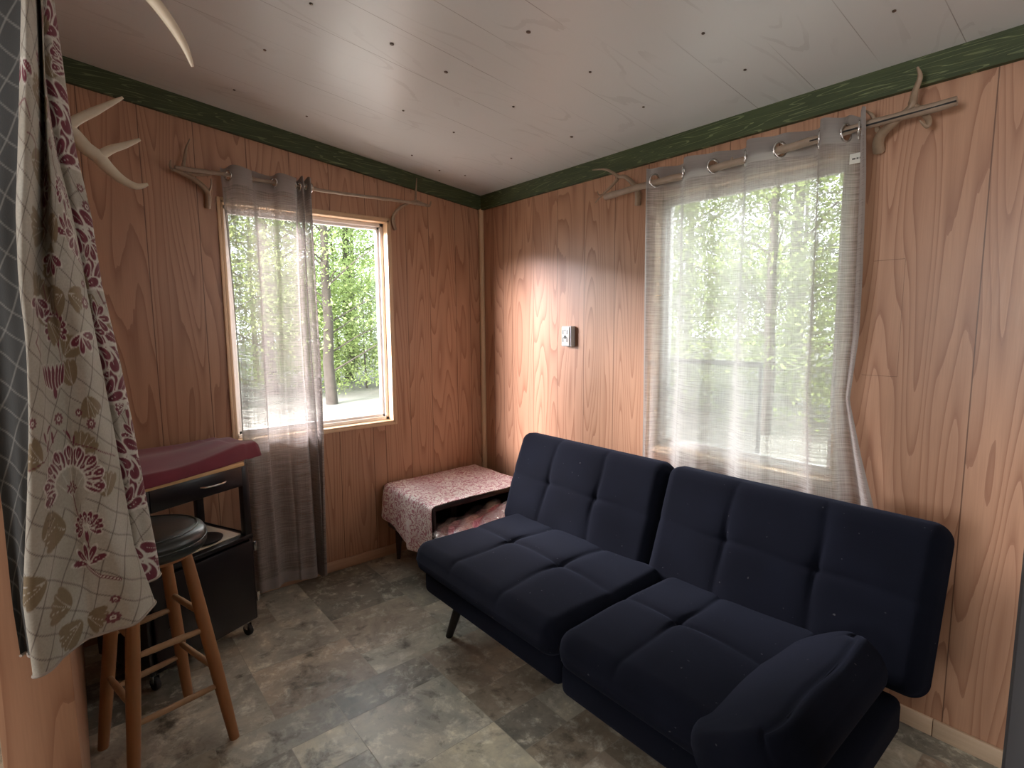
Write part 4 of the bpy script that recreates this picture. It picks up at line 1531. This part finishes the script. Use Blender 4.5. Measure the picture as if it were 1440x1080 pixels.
def motif_set(f):
    """f maps a point of the cloth seen in the photograph to cloth coordinates"""
    for (x, y, a, th) in ((95, 742, .060, 2.9), (62, 745, .05, .6), (112, 846, .055, 2.6), (128, 872, .05, 3.6), (140, 868, .045, -.4), (60, 420, .05, 1.2), (110, 540, .05, 2.0), (120, 640, .05, 1.0), (150, 700, .05, 1.4), (70, 800, .055, 3.4), (100, 500, .05, .9), (60, 640, .05, 2.6), (125, 560, .045, 5.0)):
        u, z = f(x, y); leafy(u, z, a, a * .55, th)
    u, z = f(92, 462); carnation(u - .015, z, .034)
    u, z = f(84, 535); crown(u, z, .075, .052)
    for (x, y, r) in ((90, 588, .0115), (50, 588, .010), (118, 581, .008), (131, 597, .011), (181, 842, .0085), (178, 868, .0125)):
        u, z = f(x, y); floret(u, z, r)
    paint(seg([f(45, 650), f(65, 640), f(80, 622), f(88, 605)], .0013), MAR)
    paint(seg([f(96, 605), f(108, 622), f(135, 632), f(165, 652)], .0013), MAR)
    for (x, y, th) in ((72, 622, 1.0), (82, 612, 1.7), (103, 612, 2.2), (112, 620, 1.2), (66, 610, 2.0), (75, 600, .6)):
        u, z = f(x, y); paint(ell(u, z, .012, .0035, th), MAR)
    u, z = f(106, 678); palmette(u, z, .075, .062)
    u, z = f(128, 742); carnation(u, z, .030)
    u, z = f(155, 790)
    petal_ring(u, z, .020, .022, 5, .3, PI - .2, .020, .006)
    paint(seg([(u - .005, z), (u + .02, z - .03), (u + .05, z - .045)], .004), MAR)
    paint(seg([(u - .005, z), (u + .02, z - .03), (u + .05, z - .045)], .0012), WHT)
    for k in range(14):   # little dotted seed head
        u, z = f(68 + (k % 3) * 5, 695 + (k // 3) * 9); paint(ell(u, z, .0022, .0016), LIN)


# lattice of thin lines
la, lb = math.radians(66), math.radians(-34)
wob_ = .002 * np.sin(Ug * 60) + .002 * np.sin(Zg * 45)
for th in (la, lb):
    d = (-(Ug) * math.sin(th) + Zg * math.cos(th) + wob_)
    k = np.abs(((d / .040) % 1.0) - .5) * .040
    paint(np.clip((.0016 - k) / .0009, 0, 1), LIN, .7)
motif_set(cc)
up = lambda x, y: (cc(x, y)[0] + .06, cc(x, y)[1] + .62)
motif_set(up)
rr1 = lambda x, y: (cc(x, y)[0] + .30, cc(x, y)[1] + .20)
motif_set(rr1)
rr2 = lambda x, y: (cc(x, y)[0] + .28, cc(x, y)[1] + .83)
motif_set(rr2)
rr3 = lambda x, y: (cc(x, y)[0] + .20, cc(x, y)[1] - .12)
for k in range(10):
    # dense maroon scrollwork down the rear fold
    z = .86 + k * .125
    for u, r in ((.435, .034), (.472, .036), (.510, .032), (.405, .026)):
        if k % 2: petal_ring(u, z, r, r * 1.2, 5, .2, 2.9, r * .8, r * .33)
        else: petal_ring(u, z, r * .8, r, 5, -2.6, .6, r * .8, r * .36)
rs_ = random.Random(4)
for k in range(46):
    u, z = rs_.choice((rs_.uniform(0, .26), rs_.uniform(0, .26), rs_.uniform(.42, .53))), rs_.uniform(1.36, 2.12)
    th = rs_.uniform(0, 6.28)
    if k % 3 == 0:
        leafy(u, z, .05, .026, th)
    elif k % 3 == 1:
        petal_ring(u, z, .020, .020, 4, th, th + 2.4, .018, .0075)
    else:
        paint(seg([(u, z), (u + .03 * math.cos(th), z + .03 * math.sin(th)), (u + .045 * math.cos(th + .7), z + .045 * math.sin(th + .7))], .0022), MAR, .8)
# reverse of the cloth: dark grey-green with the lattice showing pale
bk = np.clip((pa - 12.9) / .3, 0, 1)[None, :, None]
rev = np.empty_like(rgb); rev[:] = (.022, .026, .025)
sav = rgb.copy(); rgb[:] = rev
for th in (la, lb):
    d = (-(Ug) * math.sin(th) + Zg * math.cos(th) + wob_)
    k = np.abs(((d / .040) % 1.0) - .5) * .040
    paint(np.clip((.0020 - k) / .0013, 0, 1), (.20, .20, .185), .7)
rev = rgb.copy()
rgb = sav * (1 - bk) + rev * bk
fc = empty('floral_curtain', (-1.3, 0, .80), 0, 'cream, tan and maroon floral damask curtain with lattice pattern hanging at the doorway', 'curtain')
fo = np.array(tuple(fc.location))
nxp = len(pa)
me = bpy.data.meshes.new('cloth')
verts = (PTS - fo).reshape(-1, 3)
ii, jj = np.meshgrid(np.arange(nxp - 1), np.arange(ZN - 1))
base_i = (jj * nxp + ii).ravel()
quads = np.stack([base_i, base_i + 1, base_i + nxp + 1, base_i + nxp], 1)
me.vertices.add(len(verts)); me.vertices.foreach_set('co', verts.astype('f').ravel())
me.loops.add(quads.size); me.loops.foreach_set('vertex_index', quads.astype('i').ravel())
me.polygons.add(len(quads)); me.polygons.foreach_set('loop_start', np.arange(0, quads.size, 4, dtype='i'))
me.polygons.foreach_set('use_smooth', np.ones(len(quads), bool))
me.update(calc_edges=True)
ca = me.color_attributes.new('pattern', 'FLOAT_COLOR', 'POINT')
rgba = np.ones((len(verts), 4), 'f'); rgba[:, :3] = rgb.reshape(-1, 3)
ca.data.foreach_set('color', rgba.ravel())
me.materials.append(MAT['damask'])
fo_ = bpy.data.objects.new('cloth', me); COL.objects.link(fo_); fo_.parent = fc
hm = MB()
hm.tube([Vector(PTS[-1, k]) - Vector(fo) for k in range(0, nxp, 4)], .0028, 6)
# stitched hem
hm.build('hem', simple('hem_thread', (.34, .30, .26), .8), fc)

# ------------------------------------------------------------------ outside
gd = obj('ground', [(-60, -40, -.55), (40, -40, -.55), (40, 60, -.55), (-60, 60, -.55)], [(0, 1, 2, 3)], MAT['soil'])
tag(gd, kind='structure')


def make_tree(seed, H, crown_z0, rad, nleaf, leaf, mat, trunk_r):
    rn = np.random.RandomState(seed)
    rnd = random.Random(seed)
    mbt = MB()
    pts = [(0, 0, -.05)]
    x = y = 0
    for k in range(1, 9):
        x += rnd.uniform(-.05, .05) * H / 8; y += rnd.uniform(-.05, .05) * H / 8
        pts.append((x, y, H * k / 8))
    mbt.tube(pts, [trunk_r * (1 - .10 * k) for k in range(9)], 9)
    ncl = nleaf // 42
    C_ = []
    for k in range(ncl):
        z = crown_z0 + (H - crown_z0) * rnd.random()
        rr_ = rad * math.sqrt(rnd.random()) * (1 - .35 * (z - crown_z0) / (H - crown_z0 + .01))
        a = rnd.uniform(0, 2 * PI)
        C_.append((rr_ * math.cos(a), rr_ * math.sin(a), z))
        if k % 6 == 0:
            z0_ = max(.3, z - rr_ * .5)
            q = pts[min(8, int(z0_ / H * 8))]
            mbt.tube([(q[0], q[1], z0_), (rr_ * .5 * math.cos(a), rr_ * .5 * math.sin(a), (z0_ + z) / 2 + .1), (rr_ * math.cos(a), rr_ * math.sin(a), z)], [trunk_r * .16, trunk_r * .10, .005], 5)
    C_ = np.array(C_)
    ci = rn.randint(0, ncl, nleaf)
    ctr = C_[ci] + rn.normal(0, 1, (nleaf, 3)) * np.array([.34, .34, .11])
    # random orientation, mostly flat
    nrm = rn.normal(0, 1, (nleaf, 3)) * np.array([.6, .6, .35]) + np.array([0, 0, .8])
    nrm /= np.linalg.norm(nrm, axis=1)[:, None]
    t1 = np.cross(nrm, rn.normal(0, 1, (nleaf, 3))); t1 /= np.linalg.norm(t1, axis=1)[:, None]
    t2 = np.cross(nrm, t1)
    s_ = leaf * rn.uniform(.6, 1.25, (nleaf, 1))
    v = np.stack([ctr - t1 * s_, ctr + t2 * s_ * .5 - nrm * s_ * .12, ctr + t1 * s_, ctr - t2 * s_ * .5 - nrm * s_ * .12], 1).reshape(-1, 3)
    fa = np.arange(nleaf * 4).reshape(-1, 4)
    root = empty('tree', (0, 0, -.55))
    tr = mbt.build('trunk', MAT['bark'], root)
    fol = obj('foliage', v.tolist(), fa.tolist(), mat, root)
    return root


protos = [make_tree(1, 7.5, 1.2, 2.3, 8500, .055, MAT['leaf'], .10),
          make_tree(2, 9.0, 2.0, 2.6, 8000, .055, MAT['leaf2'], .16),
          make_tree(3, 6.0, .7, 2.0, 9000, .05, MAT['leaf'], .06),
          make_tree(4, 3.2, .15, 1.7, 9000, .05, MAT['leaf'], .03)]


def copy_tree(o):
    c = o.copy(); COL.objects.link(c)
    for ch in list(o.children):
        k = ch.copy(); COL.objects.link(k); k.parent = c
    return c


spots = []
tr_ = random.Random(5)
# west side, seen through the left window
for (x, y, k) in ((-13.5, 2.6, 0), (-17.5, 6.9, 2), (-15, 8.6, 0), (-13.0, 4.95, 1), (-16, 4.4, 1), (-18, 7.5, 1), (-17, 10.5, 0), (-20, 5.0, 0), (-21, 9.0, 1), (-19, 13, 2), (-24, 7, 1), (-24, 12, 1),
                  (-15.5, 7.0, 3), (-16.2, 5.2, 3), (-17, 8.8, 3), (-19, 6.3, 3)):
    spots.append((x, y, k, 'w'))
for (x, y, k) in ((-6.5, 10, 2), (-4.3, 9.2, 0), (-2.0, 10.2, 2), (-8.5, 12, 1), (-5.5, 13, 1), (-2.6, 13, 0), (-3.3, 11.2, 3), (-5.2, 11.0, 3), (-7.5, 10.8, 3), (-9.5, 15, 1), (-4, 16, 1), (-7, 17, 0), (-1, 15, 1), (-10.5, 12.5, 0)):
    spots.append((x, y, k, 'n'))
LB = {0: 'bright green leafy tree with slim trunk', 1: 'tall darker green tree with thick trunk',
      2: 'small pale green sapling with low branches', 3: 'low leafy green bush at the foot of trees'}
SD = {'w': ' in the woods past the left window', 'n': ' in the woods past the big window'}
used = {}
for (x, y, k, s) in spots:
    o = protos[k] if k not in used else copy_tree(protos[k])
    used[k] = 1
    o.location = (x, y, -.55)
    sc_ = tr_.uniform(.9, 1.15)
    o.scale = (sc_, sc_, sc_)
    o.rotation_euler = (0, 0, tr_.uniform(0, 6.28))
    o.name = 'bush' if k == 3 else 'tree'
    lab = LB[k] + SD[s]
    if (x, y) == (-13.0, 4.95): lab = 'tree with thick bare grey trunk standing nearest beyond the clear left window pane'
    tag(o, lab, 'bush' if k == 3 else 'tree', ('bushes' if k == 3 else ['bright trees', 'tall trees', 'saplings'][k] if k < 3 else '') + (' outside the left window' if s == 'w' else ' outside the big window'))
